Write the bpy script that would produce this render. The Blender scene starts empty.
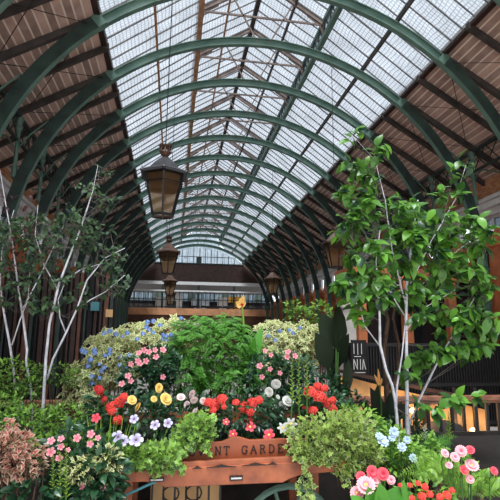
import bpy, math, random
from mathutils import Vector, Matrix
random.seed(7)
C = bpy.context.scene.collection
sc = bpy.context.scene
R = random.random
def U(a, b): return a + (b - a) * random.random()

# ------------------------------------------------------------ camera
EYE = 1.6
yaw, pit, rol, FPX = 0.158736, 0.181386, 0.009911, 467.39
Fv = Vector((math.sin(yaw)*math.cos(pit), math.cos(yaw)*math.cos(pit), math.sin(pit)))
R0 = Vector((math.cos(yaw), -math.sin(yaw), 0)); U0 = R0.cross(Fv)
Rv = R0*math.cos(rol) + U0*math.sin(rol); Uv = U0*math.cos(rol) - R0*math.sin(rol)
cam = bpy.data.objects.new('camera', bpy.data.cameras.new('camera')); C.objects.link(cam)
cam.data.sensor_width = 36; cam.data.lens = 36*FPX/500
m = Matrix((Rv, Uv, -Fv)).transposed().to_4x4(); m.translation = Vector((0, 0, EYE))
cam.matrix_world = m; cam.data.clip_end = 400
sc.camera = cam
# ------------------------------------------------------------ light
sc.view_settings.view_transform = 'Standard'; sc.view_settings.look = 'None'
sc.view_settings.gamma = 1; sc.view_settings.exposure = 0.46
w = bpy.data.worlds.new('overcast_sky'); sc.world = w; w.use_nodes = True
bg = w.node_tree.nodes['Background']; bg.inputs[0].default_value = (0.88, 0.94, 1.0, 1); bg.inputs[1].default_value = 1.5
sun = bpy.data.objects.new('sun', bpy.data.lights.new('sun', 'SUN')); C.objects.link(sun)
sun.data.energy = 17; sun.data.angle = math.radians(24); sun.data.color = (1, .97, .92)
sun.rotation_euler = Vector((0.05, 0.28, -0.95)).to_track_quat('-Z', 'Y').to_euler()

def at(u, v, Y):
    d = Rv*(u-250) + Uv*(250-v) + Fv*FPX
    return Vector((0, 0, EYE)) + d*(Y/d.y)
def PX(Y): return Y/FPX          # metres per pixel at distance Y

# ------------------------------------------------------------ materials
def nodes(name):
    m = bpy.data.materials.new(name); m.use_nodes = True
    return m, m.node_tree, m.node_tree.nodes['Principled BSDF']
def mat(name, col, rough=.6, var=.25, scale=6, metal=0, bump=0, spec=.4, col2=None):
    m, t, b = nodes(name)
    tc = t.nodes.new('ShaderNodeTexCoord'); n = t.nodes.new('ShaderNodeTexNoise'); n.inputs['Scale'].default_value = scale
    n.inputs['Detail'].default_value = 5
    t.links.new(tc.outputs['Object'], n.inputs['Vector'])
    r = t.nodes.new('ShaderNodeValToRGB')
    c2 = col2 or tuple(min(1, c*(1+var)) for c in col); c1 = tuple(c*(1-var) for c in col) if col2 is None else col
    r.color_ramp.elements[0].position = .32; r.color_ramp.elements[1].position = .68
    r.color_ramp.elements[0].color = (*c1, 1); r.color_ramp.elements[1].color = (*c2, 1)
    t.links.new(n.outputs['Fac'], r.inputs[0]); t.links.new(r.outputs[0], b.inputs['Base Color'])
    b.inputs['Roughness'].default_value = rough; b.inputs['Metallic'].default_value = metal
    b.inputs['Specular IOR Level'].default_value = spec
    if bump:
        bp = t.nodes.new('ShaderNodeBump'); bp.inputs['Strength'].default_value = bump; bp.inputs['Distance'].default_value = .01
        t.links.new(n.outputs['Fac'], bp.inputs['Height']); t.links.new(bp.outputs[0], b.inputs['Normal'])
    return m
def planks(name, col, gap, width, axis, rough=.7, light_gap=None):
    """boards of a given width; axis = coordinate across the boards"""
    m, t, b = nodes(name)
    tc = t.nodes.new('ShaderNodeTexCoord'); sp = t.nodes.new('ShaderNodeSeparateXYZ'); t.links.new(tc.outputs['Object'], sp.inputs[0])
    def mth(op, a, bb=None):
        n = t.nodes.new('ShaderNodeMath'); n.operation = op
        for i, x in enumerate((a, bb)):
            if x is None: continue
            if hasattr(x, 'links'): t.links.new(x, n.inputs[i])
            else: n.inputs[i].default_value = x
        return n.outputs[0]
    s = mth('DIVIDE', sp.outputs[axis], width)
    fr = mth('FRACT', s); fl = mth('FLOOR', s)
    wn = t.nodes.new('ShaderNodeTexWhiteNoise'); wn.noise_dimensions = '1D'; t.links.new(fl, wn.inputs['W'])
    nz = t.nodes.new('ShaderNodeTexNoise'); nz.inputs['Scale'].default_value = 3.5; nz.inputs['Detail'].default_value = 6
    t.links.new(tc.outputs['Object'], nz.inputs['Vector'])
    k = mth('ADD', mth('MULTIPLY', wn.outputs['Value'], .55), mth('MULTIPLY', nz.outputs['Fac'], .75))
    r = t.nodes.new('ShaderNodeValToRGB'); r.color_ramp.elements[0].position = .25; r.color_ramp.elements[1].position = .95
    r.color_ramp.elements[0].color = (*[c*.55 for c in col], 1); r.color_ramp.elements[1].color = (*[min(1, c*1.45) for c in col], 1)
    t.links.new(k, r.inputs[0])
    g = mth('LESS_THAN', fr, .2)
    mx = t.nodes.new('ShaderNodeMix'); mx.data_type = 'RGBA'; t.links.new(g, mx.inputs['Factor'])
    t.links.new(r.outputs[0], mx.inputs['A']); mx.inputs['B'].default_value = (*gap, 1)
    t.links.new(mx.outputs['Result'], b.inputs['Base Color']); b.inputs['Roughness'].default_value = rough
    bp = t.nodes.new('ShaderNodeBump'); bp.inputs['Strength'].default_value = .6; bp.inputs['Distance'].default_value = .02
    t.links.new(mth('SUBTRACT', 1.0, g), bp.inputs['Height']); t.links.new(bp.outputs[0], b.inputs['Normal'])
    return m
def brick(name, c1, c2, mortar, scale=4.2, plane='yz'):
    m, t, b = nodes(name)
    tc = t.nodes.new('ShaderNodeTexCoord'); sp = t.nodes.new('ShaderNodeSeparateXYZ'); cb = t.nodes.new('ShaderNodeCombineXYZ')
    t.links.new(tc.outputs['Object'], sp.inputs[0])
    t.links.new(sp.outputs['Y' if plane == 'yz' else 'X'], cb.inputs['X']); t.links.new(sp.outputs['Z'], cb.inputs['Y'])
    bt = t.nodes.new('ShaderNodeTexBrick'); bt.inputs['Scale'].default_value = scale; t.links.new(cb.outputs[0], bt.inputs['Vector'])
    bt.inputs['Color1'].default_value = (*c1, 1); bt.inputs['Color2'].default_value = (*c2, 1); bt.inputs['Mortar'].default_value = (*mortar, 1)
    bt.inputs['Mortar Size'].default_value = .02; bt.inputs['Bias'].default_value = -.2
    t.links.new(bt.outputs['Color'], b.inputs['Base Color']); b.inputs['Roughness'].default_value = .85
    return m
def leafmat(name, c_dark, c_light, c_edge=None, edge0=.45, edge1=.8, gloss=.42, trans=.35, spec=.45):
    """leaf colour runs per leaf from dark to light; c_edge colours the margin (variegation; on petals also painted form shading)"""
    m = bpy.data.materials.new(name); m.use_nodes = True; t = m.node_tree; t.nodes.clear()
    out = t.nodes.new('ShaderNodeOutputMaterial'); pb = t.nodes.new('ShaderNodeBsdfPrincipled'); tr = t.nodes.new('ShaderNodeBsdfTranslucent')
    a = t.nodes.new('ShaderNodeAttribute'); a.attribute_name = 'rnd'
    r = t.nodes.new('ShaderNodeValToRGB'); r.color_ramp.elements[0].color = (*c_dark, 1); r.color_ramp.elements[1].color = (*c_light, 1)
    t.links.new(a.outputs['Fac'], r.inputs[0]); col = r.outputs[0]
    if c_edge:
        e = t.nodes.new('ShaderNodeAttribute'); e.attribute_name = 'edge'
        mr = t.nodes.new('ShaderNodeMapRange'); mr.inputs['From Min'].default_value = edge0; mr.inputs['From Max'].default_value = edge1
        t.links.new(e.outputs['Fac'], mr.inputs['Value'])
        mx = t.nodes.new('ShaderNodeMix'); mx.data_type = 'RGBA'; t.links.new(mr.outputs[0], mx.inputs['Factor'])
        t.links.new(col, mx.inputs['A']); mx.inputs['B'].default_value = (*c_edge, 1); col = mx.outputs['Result']
    t.links.new(col, pb.inputs['Base Color']); t.links.new(col, tr.inputs['Color'])
    pb.inputs['Roughness'].default_value = gloss; pb.inputs['Specular IOR Level'].default_value = spec
    ms = t.nodes.new('ShaderNodeMixShader'); ms.inputs[0].default_value = trans
    t.links.new(pb.outputs[0], ms.inputs[1]); t.links.new(tr.outputs[0], ms.inputs[2]); t.links.new(ms.outputs[0], out.inputs[0])
    return m
def roofglass(name, tint, diffuse=.35, net=.09):
    m = bpy.data.materials.new(name); m.use_nodes = True; t = m.node_tree; t.nodes.clear()
    out = t.nodes.new('ShaderNodeOutputMaterial'); tp = t.nodes.new('ShaderNodeBsdfTransparent'); tl = t.nodes.new('ShaderNodeBsdfTranslucent')
    df = t.nodes.new('ShaderNodeBsdfDiffuse'); df.inputs[0].default_value = (.25, .29, .33, 1)
    tc = t.nodes.new('ShaderNodeTexCoord'); sp = t.nodes.new('ShaderNodeSeparateXYZ'); t.links.new(tc.outputs['Object'], sp.inputs[0])
    def mth(op, a, bb=None):
        n = t.nodes.new('ShaderNodeMath'); n.operation = op
        for i, x in enumerate((a, bb)):
            if x is None: continue
            if hasattr(x, 'links'): t.links.new(x, n.inputs[i])
            else: n.inputs[i].default_value = x
        return n.outputs[0]
    nz = t.nodes.new('ShaderNodeTexNoise'); nz.inputs['Scale'].default_value = 1.7; nz.inputs['Detail'].default_value = 6
    t.links.new(tc.outputs['Object'], nz.inputs['Vector'])
    wob = mth('MULTIPLY', nz.outputs['Fac'], .16)
    a = mth('LESS_THAN', mth('FRACT', mth('DIVIDE', mth('ADD', sp.outputs['Y'], wob), net)), .22)
    b = mth('LESS_THAN', mth('FRACT', mth('DIVIDE', mth('ADD', sp.outputs['X'], wob), net)), .22)
    g = mth('MULTIPLY', mth('MAXIMUM', a, b), .5)
    r = t.nodes.new('ShaderNodeValToRGB'); r.color_ramp.elements[0].position = .3; r.color_ramp.elements[1].position = .7
    r.color_ramp.elements[0].color = (*[c*.72 for c in tint], 1); r.color_ramp.elements[1].color = (*tint, 1)
    t.links.new(nz.outputs['Fac'], r.inputs[0]); t.links.new(r.outputs[0], tp.inputs[0]); t.links.new(r.outputs[0], tl.inputs[0])
    m1 = t.nodes.new('ShaderNodeMixShader'); m1.inputs[0].default_value = diffuse
    t.links.new(tp.outputs[0], m1.inputs[1]); t.links.new(tl.outputs[0], m1.inputs[2])
    m2 = t.nodes.new('ShaderNodeMixShader'); t.links.new(g, m2.inputs[0]); t.links.new(m1.outputs[0], m2.inputs[1]); t.links.new(df.outputs[0], m2.inputs[2])
    t.links.new(m2.outputs[0], out.inputs[0])
    return m
def glass(name, tint, mixd=.3, dcol=(.5, .4, .3), rough=.1):
    m = bpy.data.materials.new(name); m.use_nodes = True; t = m.node_tree; t.nodes.clear()
    out = t.nodes.new('ShaderNodeOutputMaterial'); tp = t.nodes.new('ShaderNodeBsdfTransparent'); tp.inputs[0].default_value = (*tint, 1)
    pb = t.nodes.new('ShaderNodeBsdfTranslucent'); pb.inputs['Color'].default_value = (*dcol, 1)
    ms = t.nodes.new('ShaderNodeMixShader'); ms.inputs[0].default_value = mixd
    t.links.new(tp.outputs[0], ms.inputs[1]); t.links.new(pb.outputs[0], ms.inputs[2]); t.links.new(ms.outputs[0], out.inputs[0])
    return m

M = {}
M['iron'] = mat('green painted iron', (.060, .125, .098), .5, scale=2.5, col2=(.115, .200, .160))
M['iron_dark'] = mat('dark green iron', (.018, .034, .030), .6, .3)
M['black'] = mat('black iron', (.008, .008, .009), .5, .3)
M['timber'] = planks('soffit boards', (.42, .285, .235), (.74, .62, .54), .15, 'X')
M['rafter'] = mat('dark rafter', (.045, .038, .034), .7, .4, 4)
M['beam'] = mat('orange brown beam', (.36, .19, .10), .7, .4, 5)
M['glass_roof'] = roofglass('netted roof glass', (.375, .40, .435), .12, .075)
M['glass_lun'] = roofglass('frosted lunette glass', (.36, .41, .45), .15, .3)
M['truss'] = mat('dusty brown truss iron', (.20, .15, .13), .7, .35, 4)
M['haunch_shade'] = mat('green iron with painted shade', (.012, .022, .019), .6, scale=3, col2=(.030, .060, .048))  # near-black green: shade on the ribs under the timber, put into the colour
M['alum'] = mat('glazing bar', (.09, .085, .085), .5, .3)
M['brick'] = brick('yellow red brick', (.50, .19, .08), (.72, .38, .17), (.40, .3, .22))
M['brickx'] = brick('end wall brick', (.20, .07, .04), (.30, .12, .06), (.12, .08, .06), plane='xz')
M['terra'] = mat('terracotta pier', (.56, .18, .07), .6, .3, 3, bump=.3)
M['fascia'] = mat('orange painted board', (.70, .34, .17), .7, .25, 2)
M['brown'] = mat('brown timber', (.10, .040, .022), .6, .4, 5)
M['dbrown'] = mat('dark brown timber', (.035, .016, .012), .6, .4, 5)
M['white'] = mat('white gloss paint', (.85, .85, .85), .5, .08)
M['cream'] = mat('cream stone', (.50, .47, .43), .8, .12, 3)
M['cornice'] = mat('white painted cornice', (.62, .62, .62), .7, .1, 3)
M['mauve'] = mat('grey soffit paint', (.22, .19, .21), .8, .15, 3)
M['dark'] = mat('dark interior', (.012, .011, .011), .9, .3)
M['shopglass'] = mat('dark shop glass', (.012, .014, .016), .12, .2, spec=.6)
M['pane'] = mat('pale window pane', (.42, .46, .50), .3, .15)
M['floor'] = mat('stone paving', (.30, .27, .25), .8, .3, 2, bump=.2)
M['soil'] = mat('potting soil', (.012, .009, .007), .95, .4, 20)
M['trough'] = mat('dark planter wood', (.020, .015, .012), .8, .4, 8)
M['barrow'] = planks('stained barrow wood', (.34, .085, .030), (.28, .068, .024), .6, 'Z', .45)
M['barrow2'] = mat('weathered barrow wood', (.19, .055, .028), .5, scale=9, col2=(.40, .12, .052), bump=.2)
M['letter'] = mat('black lettering paint', (.018, .010, .008), .6, .1)
M['plate'] = mat('bright metal plate', (.5, .5, .5), .4, .2)
M['tan'] = mat('tan panel', (.50, .30, .13), .6, .3, 4)
M['orange'] = mat('orange yellow paper', (.85, .42, .05), .6, .1)
M['rail'] = mat('wooden handrail', (.15, .055, .028), .45, scale=8, col2=(.30, .13, .075))
M['bark_w'] = mat('pale grey bark', (.40, .40, .43), .75, scale=18, col2=(.68, .68, .74), bump=.3)
M['twig'] = mat('grey brown twig', (.12, .10, .09), .8, .3, 15)
M['bark_b'] = mat('brown bark', (.10, .06, .04), .8, .4, 15)
M['lead'] = mat('dull lead roof', (.028, .028, .032), .5, .3)
M['copper'] = mat('brown copper', (.075, .038, .024), .5, .4)
M['lampglass'] = glass('lantern glass', (.90, .82, .72), .45, (.95, .72, .46), .15)
M['valance'] = mat('smoky upper glass', (.05, .038, .03), .3, .4)
M['teal'] = mat('teal paint', (.05, .20, .24), .5, .2)
M['chalk'] = mat('white chalk lettering', (.62, .62, .60), .8, .1)
# foliage
M['l_var'] = leafmat('cream edged leaf', (.03, .09, .02), (.28, .38, .08), (.90, .86, .48), .35, .95)
M['l_fern'] = leafmat('feathery green leaf', (.010, .065, .010), (.11, .33, .035))
M['l_dark'] = leafmat('dark glossy leaf', (.008, .035, .018), (.035, .10, .04), gloss=.3, trans=.15)
M['l_mid'] = leafmat('mid green leaf', (.03, .12, .02), (.26, .48, .06))
M['l_bed'] = leafmat('small green leaf', (.008, .042, .012), (.23, .45, .06))
M['l_ivy'] = leafmat('ivy leaf', (.02, .09, .015), (.30, .56, .08), (.56, .66, .25), .75, 1.3)
M['l_ivy2'] = leafmat('white edged ivy leaf', (.015, .065, .012), (.27, .46, .06), (.74, .76, .32), .7, 1.1)
M['l_tree'] = leafmat('broad tree leaf', (.012, .050, .022), (.17, .42, .05), gloss=.34)
M['l_ltree'] = leafmat('dull dark tree leaf', (.010, .024, .018), (.07, .15, .05), gloss=.5, trans=.2)
M['l_purple'] = leafmat('purple brown leaf', (.05, .018, .022), (.13, .05, .05))
M['l_canna'] = leafmat('black purple canna leaf', (.006, .016, .008), (.024, .034, .018), gloss=.45, trans=.05, spec=.12)
M['l_cannag'] = leafmat('bright canna leaf', (.03, .17, .015), (.10, .34, .04), gloss=.35)
M['l_croton'] = leafmat('pink cream croton leaf', (.07, .06, .03), (.50, .13, .11), (.74, .60, .42), .45, 1.15)
M['l_lime'] = leafmat('lime leaf', (.14, .30, .03), (.40, .55, .10))
M['stem'] = leafmat('green stem', (.06, .17, .03), (.10, .25, .05))
def petal(n, a, b, e=None): M[n] = leafmat(n, a, b, e, .15, .85, gloss=.6, trans=.25)  # dark base to light tip: petal gradient that also paints shading into flat blooms
petal('p_salmon', (.45, .010, .012), (.72, .03, .025), (.90, .10, .075))
petal('p_red', (.25, .004, .008), (.45, .012, .015), (.60, .03, .03))
petal('p_yellow', (.60, .26, .02), (.78, .45, .06), (.90, .66, .20))
petal('p_lilac', (.16, .10, .30), (.45, .40, .62), (.66, .64, .80))
petal('p_blush', (.62, .28, .30), (.78, .48, .48), (.80, .66, .64))
petal('p_pink', (.62, .08, .14), (.75, .22, .28), (.85, .36, .40))
petal('p_white', (.34, .36, .24), (.52, .52, .46), (.64, .64, .62))
petal('p_rose', (.42, .01, .03), (.65, .04, .08), (.82, .09, .13))
petal('p_blue', (.10, .20, .52), (.25, .38, .68))
petal('p_pale', (.20, .32, .60), (.40, .54, .76), (.56, .70, .84))
petal('p_orange', (.85, .22, .03), (.95, .60, .16), (.95, .68, .25))
petal('p_dpink', (.62, .05, .12), (.80, .16, .24), (.88, .46, .50))
M['c_yellow'] = mat('flower eye', (.75, .55, .12), .8, .2)
M['c_dark'] = mat('dark flower eye', (.12, .06, .04), .8, .2)

# ------------------------------------------------------------ mesh builder
class MB:
    def __init__(s): s.v = []; s.f = []; s.r = []; s.e = []
    def add(s, vs, fs, r=0.5, e=None):
        o = len(s.v); s.v += [tuple(x) for x in vs]; s.f += [tuple(i+o for i in f) for f in fs]
        s.r += [r]*len(vs); s.e += (e if e else [0]*len(vs))
    def box(s, c, d, rot=None):
        c = Vector(c); hx, hy, hz = d[0]/2, d[1]/2, d[2]/2
        vs = [Vector((x, y, z)) for x in (-hx, hx) for y in (-hy, hy) for z in (-hz, hz)]
        if rot is not None: vs = [rot @ x for x in vs]
        s.add([x+c for x in vs], [(0,1,3,2),(4,6,7,5),(0,4,5,1),(2,3,7,6),(0,2,6,4),(1,5,7,3)])
    def span(s, a, b, w, h=None, up=Vector((0,0,1))):
        """rectangular bar from a to b"""
        a = Vector(a); b = Vector(b); h = h or w; d = b-a; L = d.length
        if L < 1e-6: return
        y = d/L; x = y.cross(up)
        if x.length < 1e-3: x = y.cross(Vector((1,0,0)))
        x.normalize(); z = x.cross(y)
        s.box((a+b)/2, (w, L, h), Matrix((x, y, z)).transposed())
    def tube(s, pts, rad, n=6, r=.5):
        pts = [Vector(p) for p in pts]; rad = rad if isinstance(rad, (list, tuple)) else [rad]*len(pts)
        vs = []; up = Vector((.31, .17, .93)).normalized()
        for i, p in enumerate(pts):
            d = (pts[min(i+1, len(pts)-1)]-pts[max(i-1, 0)]).normalized()
            x = d.cross(up)
            if x.length < .05: x = d.cross(Vector((1, .2, 0)))
            x.normalize(); y = x.cross(d)
            for k in range(n):
                a = 2*math.pi*k/n; vs.append(p+(x*math.cos(a)+y*math.sin(a))*rad[i])
        fs = [(i*n+k, i*n+(k+1) % n, (i+1)*n+(k+1) % n, (i+1)*n+k) for i in range(len(pts)-1) for k in range(n)]
        fs += [tuple(range(n))[::-1], tuple((len(pts)-1)*n+k for k in range(n))]
        s.add(vs, fs, r)
    def lathe(s, prof, n=12, c=(0,0,0), rot=0, ax=None):
        vs = []; c = Vector(c)
        for (r, z) in prof:
            for k in range(n):
                a = 2*math.pi*k/n+rot; vs.append(c+Vector((r*math.cos(a), r*math.sin(a), z)))
        fs = [(i*n+k, i*n+(k+1) % n, (i+1)*n+(k+1) % n, (i+1)*n+k) for i in range(len(prof)-1) for k in range(n)]
        fs += [tuple(range(n))[::-1], tuple((len(prof)-1)*n+k for k in range(n))]
        s.add(vs, fs)
    def prism(s, poly, depth, fn):
        """poly of 2D points extruded; fn(a,b,t) -> 3D, t in 0..depth"""
        n = len(poly)
        vs = [fn(a, b, 0) for a, b in poly]+[fn(a, b, depth) for a, b in poly]
        s.add(vs, [tuple(range(n))[::-1], tuple(range(n, 2*n))]+[(i, (i+1) % n, n+(i+1) % n, n+i) for i in range(n)])
    def build(s, name, m, parent=None, smooth=False, attr=False, bevel=0):
        me = bpy.data.meshes.new(name); me.from_pydata(s.v, [], s.f)
        if attr:
            a = me.attributes.new('rnd', 'FLOAT', 'POINT'); a.data.foreach_set('value', s.r)
            a = me.attributes.new('edge', 'FLOAT', 'POINT'); a.data.foreach_set('value', s.e)
        if smooth: me.polygons.foreach_set('use_smooth', [True]*len(me.polygons))
        me.materials.append(m); me.update()
        o = bpy.data.objects.new(name, me); C.objects.link(o)
        if parent:
            o.parent = parent
            o.matrix_parent_inverse = Matrix.Translation(-parent.location) if not parent.get('_loc') else Matrix()
        if bevel:
            bv = o.modifiers.new('bevel', 'BEVEL'); bv.width = bevel; bv.segments = 2; bv.limit_method = 'ANGLE'
        return o
    # ---- leaves
    def leaf(s, p, d, nrm, L, W, droop=.25, fold=.2, r=.5, big=False, pt=.5):
        d = d.normalized(); x = d.cross(nrm)
        if x.length < 1e-3: x = d.orthogonal()
        x.normalize(); n = x.cross(d).normalized()
        if not big:
            c = p+d*L*.45-n*L*.02; t = p+d*L-n*L*droop
            l = p+d*L*.45+x*W*.5+n*W*fold; rr = p+d*L*.45-x*W*.5+n*W*fold
            s.add([p, rr, c, l, t], [(0, 1, 2), (0, 2, 3), (1, 4, 2), (2, 4, 3)], r, [.4, 1, 0, 1, 1])
        else:
            vs = []; es = []; st = [(0, 0.02), (.18, .72), (.42, 1), (.68, .8), (.88, .36), (1, .01)]
            for tt, ww in st:
                c = p+d*L*tt-n*L*droop*tt*tt
                vs += [c-x*W*.5*ww+n*W*fold*ww, c, c+x*W*.5*ww+n*W*fold*ww]; es += [1, 0, 1]
            fs = []
            for i in range(len(st)-1):
                fs += [(i*3, i*3+3, i*3+4, i*3+1), (i*3+1, i*3+4, i*3+5, i*3+2)]
            s.add(vs, fs, r, es)
    def ivyleaf(s, p, d, nrm, L, r=.5):
        d = d.normalized(); x = d.cross(nrm).normalized(); n = x.cross(d).normalized()
        out = [(0, .0), (.45, -.12), (.32, .22), (.52, .45), (.22, .50), (0, 1), (-.22, .50), (-.52, .45), (-.32, .22), (-.45, -.12)]
        vs = [p+d*L*.3-n*L*.04]+[p+x*a*L+d*b*L+n*L*.12*abs(a)-n*L*.18*max(0, b-.3) for a, b in out]
        s.add(vs, [(0, i+1, (i+1) % 10+1) for i in range(10)], r, [0]+[1]*10)

def tag(o, label=None, cat=None, group=None, kind=None):
    if label: o['label'] = label
    if cat: o['category'] = cat
    if group: o['group'] = group
    if kind: o['kind'] = kind
    return o
def empty(name, loc, label, cat, group=None):
    o = bpy.data.objects.new(name, None); C.objects.link(o); o.location = loc; o.empty_display_size = .1
    return tag(o, label, cat, group)
def link_children(src, dst):
    for ch in src.children:
        c = ch.copy(); C.objects.link(c); c.parent = dst; c.matrix_parent_inverse = ch.matrix_parent_inverse.copy()
        link_children(ch, c)
def dup(src, loc, label, group=None):
    o = src.copy(); C.objects.link(o); o.location = loc; o['label'] = label
    if group: o['group'] = group
    link_children(src, o)
    return o
ORD = ['nearest', 'second', 'third', 'fourth', 'fifth', 'sixth', 'seventh', 'eighth', 'ninth', 'tenth', 'eleventh', 'twelfth',
       'thirteenth', 'fourteenth', 'fifteenth', 'sixteenth', 'seventeenth', 'eighteenth']

# ------------------------------------------------------------ hall geometry
XC, W, Y1, S = 1.994, 3.671, 8.644, 1.9813
NR = 16                                    # ribs k = -1 .. 15
YS, YE = -1.8, 39.6
ZG = EYE+6.1                               # height of the glass edge
RR = 5.68; ZC = EYE+6.02-math.sqrt(RR*RR-W*W)      # rib circle
WX = 6.55                                  # wall offset from the axis
LX, LZ0, LZ1, LZR = 1.62, EYE+7.72, EYE+8.15, EYE+9.25   # lantern
def floor_z(): return 0

f = MB(); f.box((XC, 17, -.1), (22, 50, .2)); tag(f.build('floor', M['floor']), kind='structure')

# ---- timber ceilings
def ceiling(side, name):
    s = side
    x0, z0 = W+.05, ZG+.12; x1, z1 = 7.6, ZG+.12-(7.6-W)*.60
    sl = (z0-z1)/(x1-x0)
    b = MB()
    P = [(x0, z0), (x1, z1), (x1, z1+.06), (x0, z0+.06)]
    b.prism(P, YE-YS, lambda a, c, t: (XC+s*a, YS+t, c))
    o = tag(b.build(name, M['timber']), kind='structure')
    for k in range(-10, 2*NR+1):
        y = Y1+k*S/2
        if y < YS+.1 or y > YE: continue
        r = MB(); hh = .17 if k % 2 == 0 else .15
        r.prism([(x0-.1, z0+.03), (x1, z1-.02), (x1, z1-hh), (x0-.1, z0-hh+.05)], .10, lambda a, c, t: (XC+s*a, y-.05+t, c))
        r.build('rafter', M['rafter'], o)
    for k in range(-5, NR):          # thin cross ties below the boards
        y = Y1+k*S
        if y+S > YE: break
        t = MB()
        t.tube([(XC+s*(x0+.1), y, z0-.22), (XC+s*5.5, y+S, z0-.16-(5.5-x0)*sl)], .008, 4)
        t.tube([(XC+s*(x0+.1), y+S, z0-.22), (XC+s*5.5, y, z0-.16-(5.5-x0)*sl)], .008, 4)
        t.build('tie_rod', M['black'], o)
    # gutter board at the glass edge
    g = MB(); g.box((XC+s*(W+.04), (YS+YE)/2, z0+.02), (.12, YE-YS, .16)); g.build('gutter_board', M['dbrown'], o)
    return o
ceiling(-1, 'ceiling_left'); ceiling(1, 'ceiling_right')

# ---- glass roof: lower slopes, lantern sides, lantern slopes
def slope(name, a, b, bars_n, glassm=M['glass_roof'], purlins=()):
    (xa, za), (xb, zb) = a, b
    g = MB(); g.add([(XC+xa, YS, za), (XC+xb, YS, zb), (XC+xb, YE, zb), (XC+xa, YE, za)], [(0, 1, 2, 3)])
    o = tag(g.build(name, glassm), kind='structure')
    if bars_n:
        r = MB(); n = int((YE-YS)/(S/bars_n))
        for i in range(n+1):
            y = YS+.1+i*S/bars_n
            r.span((XC+xa, y, za-.03), (XC+xb, y, zb-.03), .016, .035)
        r.build('glazing_bars', M['alum'], o)
    for t, mm, wd in purlins:
        p = MB(); x = XC+xa+(xb-xa)*t; z = za+(zb-za)*t-.09
        p.box((x, (YS+YE)/2, z), (wd, YE-YS, .12)); p.build('purlin', M[mm], o)
    return o
slope('window_1', (-W, ZG+.12), (-LX, LZ0+.05), 5, purlins=((.5, 'beam', .05),))
slope('window_2', (W, ZG+.12), (LX, LZ0+.05), 5, purlins=((.5, 'rafter', .05),))
slope('window_3', (-LX, LZ0), (-LX, LZ1), 0)
slope('window_4', (LX, LZ0), (LX, LZ1), 0)
slope('window_5', (-LX-.1, LZ1), (0, LZR), 5, purlins=((.5, 'beam', .045),))
slope('window_6', (LX+.1, LZ1), (0, LZR), 5, purlins=((.5, 'rafter', .045),))
rb = MB(); rb.box((XC, (YS+YE)/2, LZR-.06), (.12, YE-YS, .14)); tag(rb.build('trim_1', M['rafter']), kind='structure')
for i, (x, mm) in enumerate(((-LX, 'beam'), (LX, 'iron'))):
    b = MB()
    b.box((XC+x, (YS+YE)/2, LZ0-.02), (.12, YE-YS, .14)); b.box((XC+x, (YS+YE)/2, LZ1), (.10, YE-YS, .10))
    o = tag(b.build('trim_%d' % (i+2), M[mm]), kind='structure')
    q = MB(); n = int((YE-YS)/.5)
    for k in range(n):
        y = YS+k*.5
        q.span((XC+x, y, LZ0), (XC+x, y+.25, LZ1), .03); q.span((XC+x, y+.25, LZ1), (XC+x, y+.5, LZ0), .03)
    q.build('lattice', M['iron_dark'], o)

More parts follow.
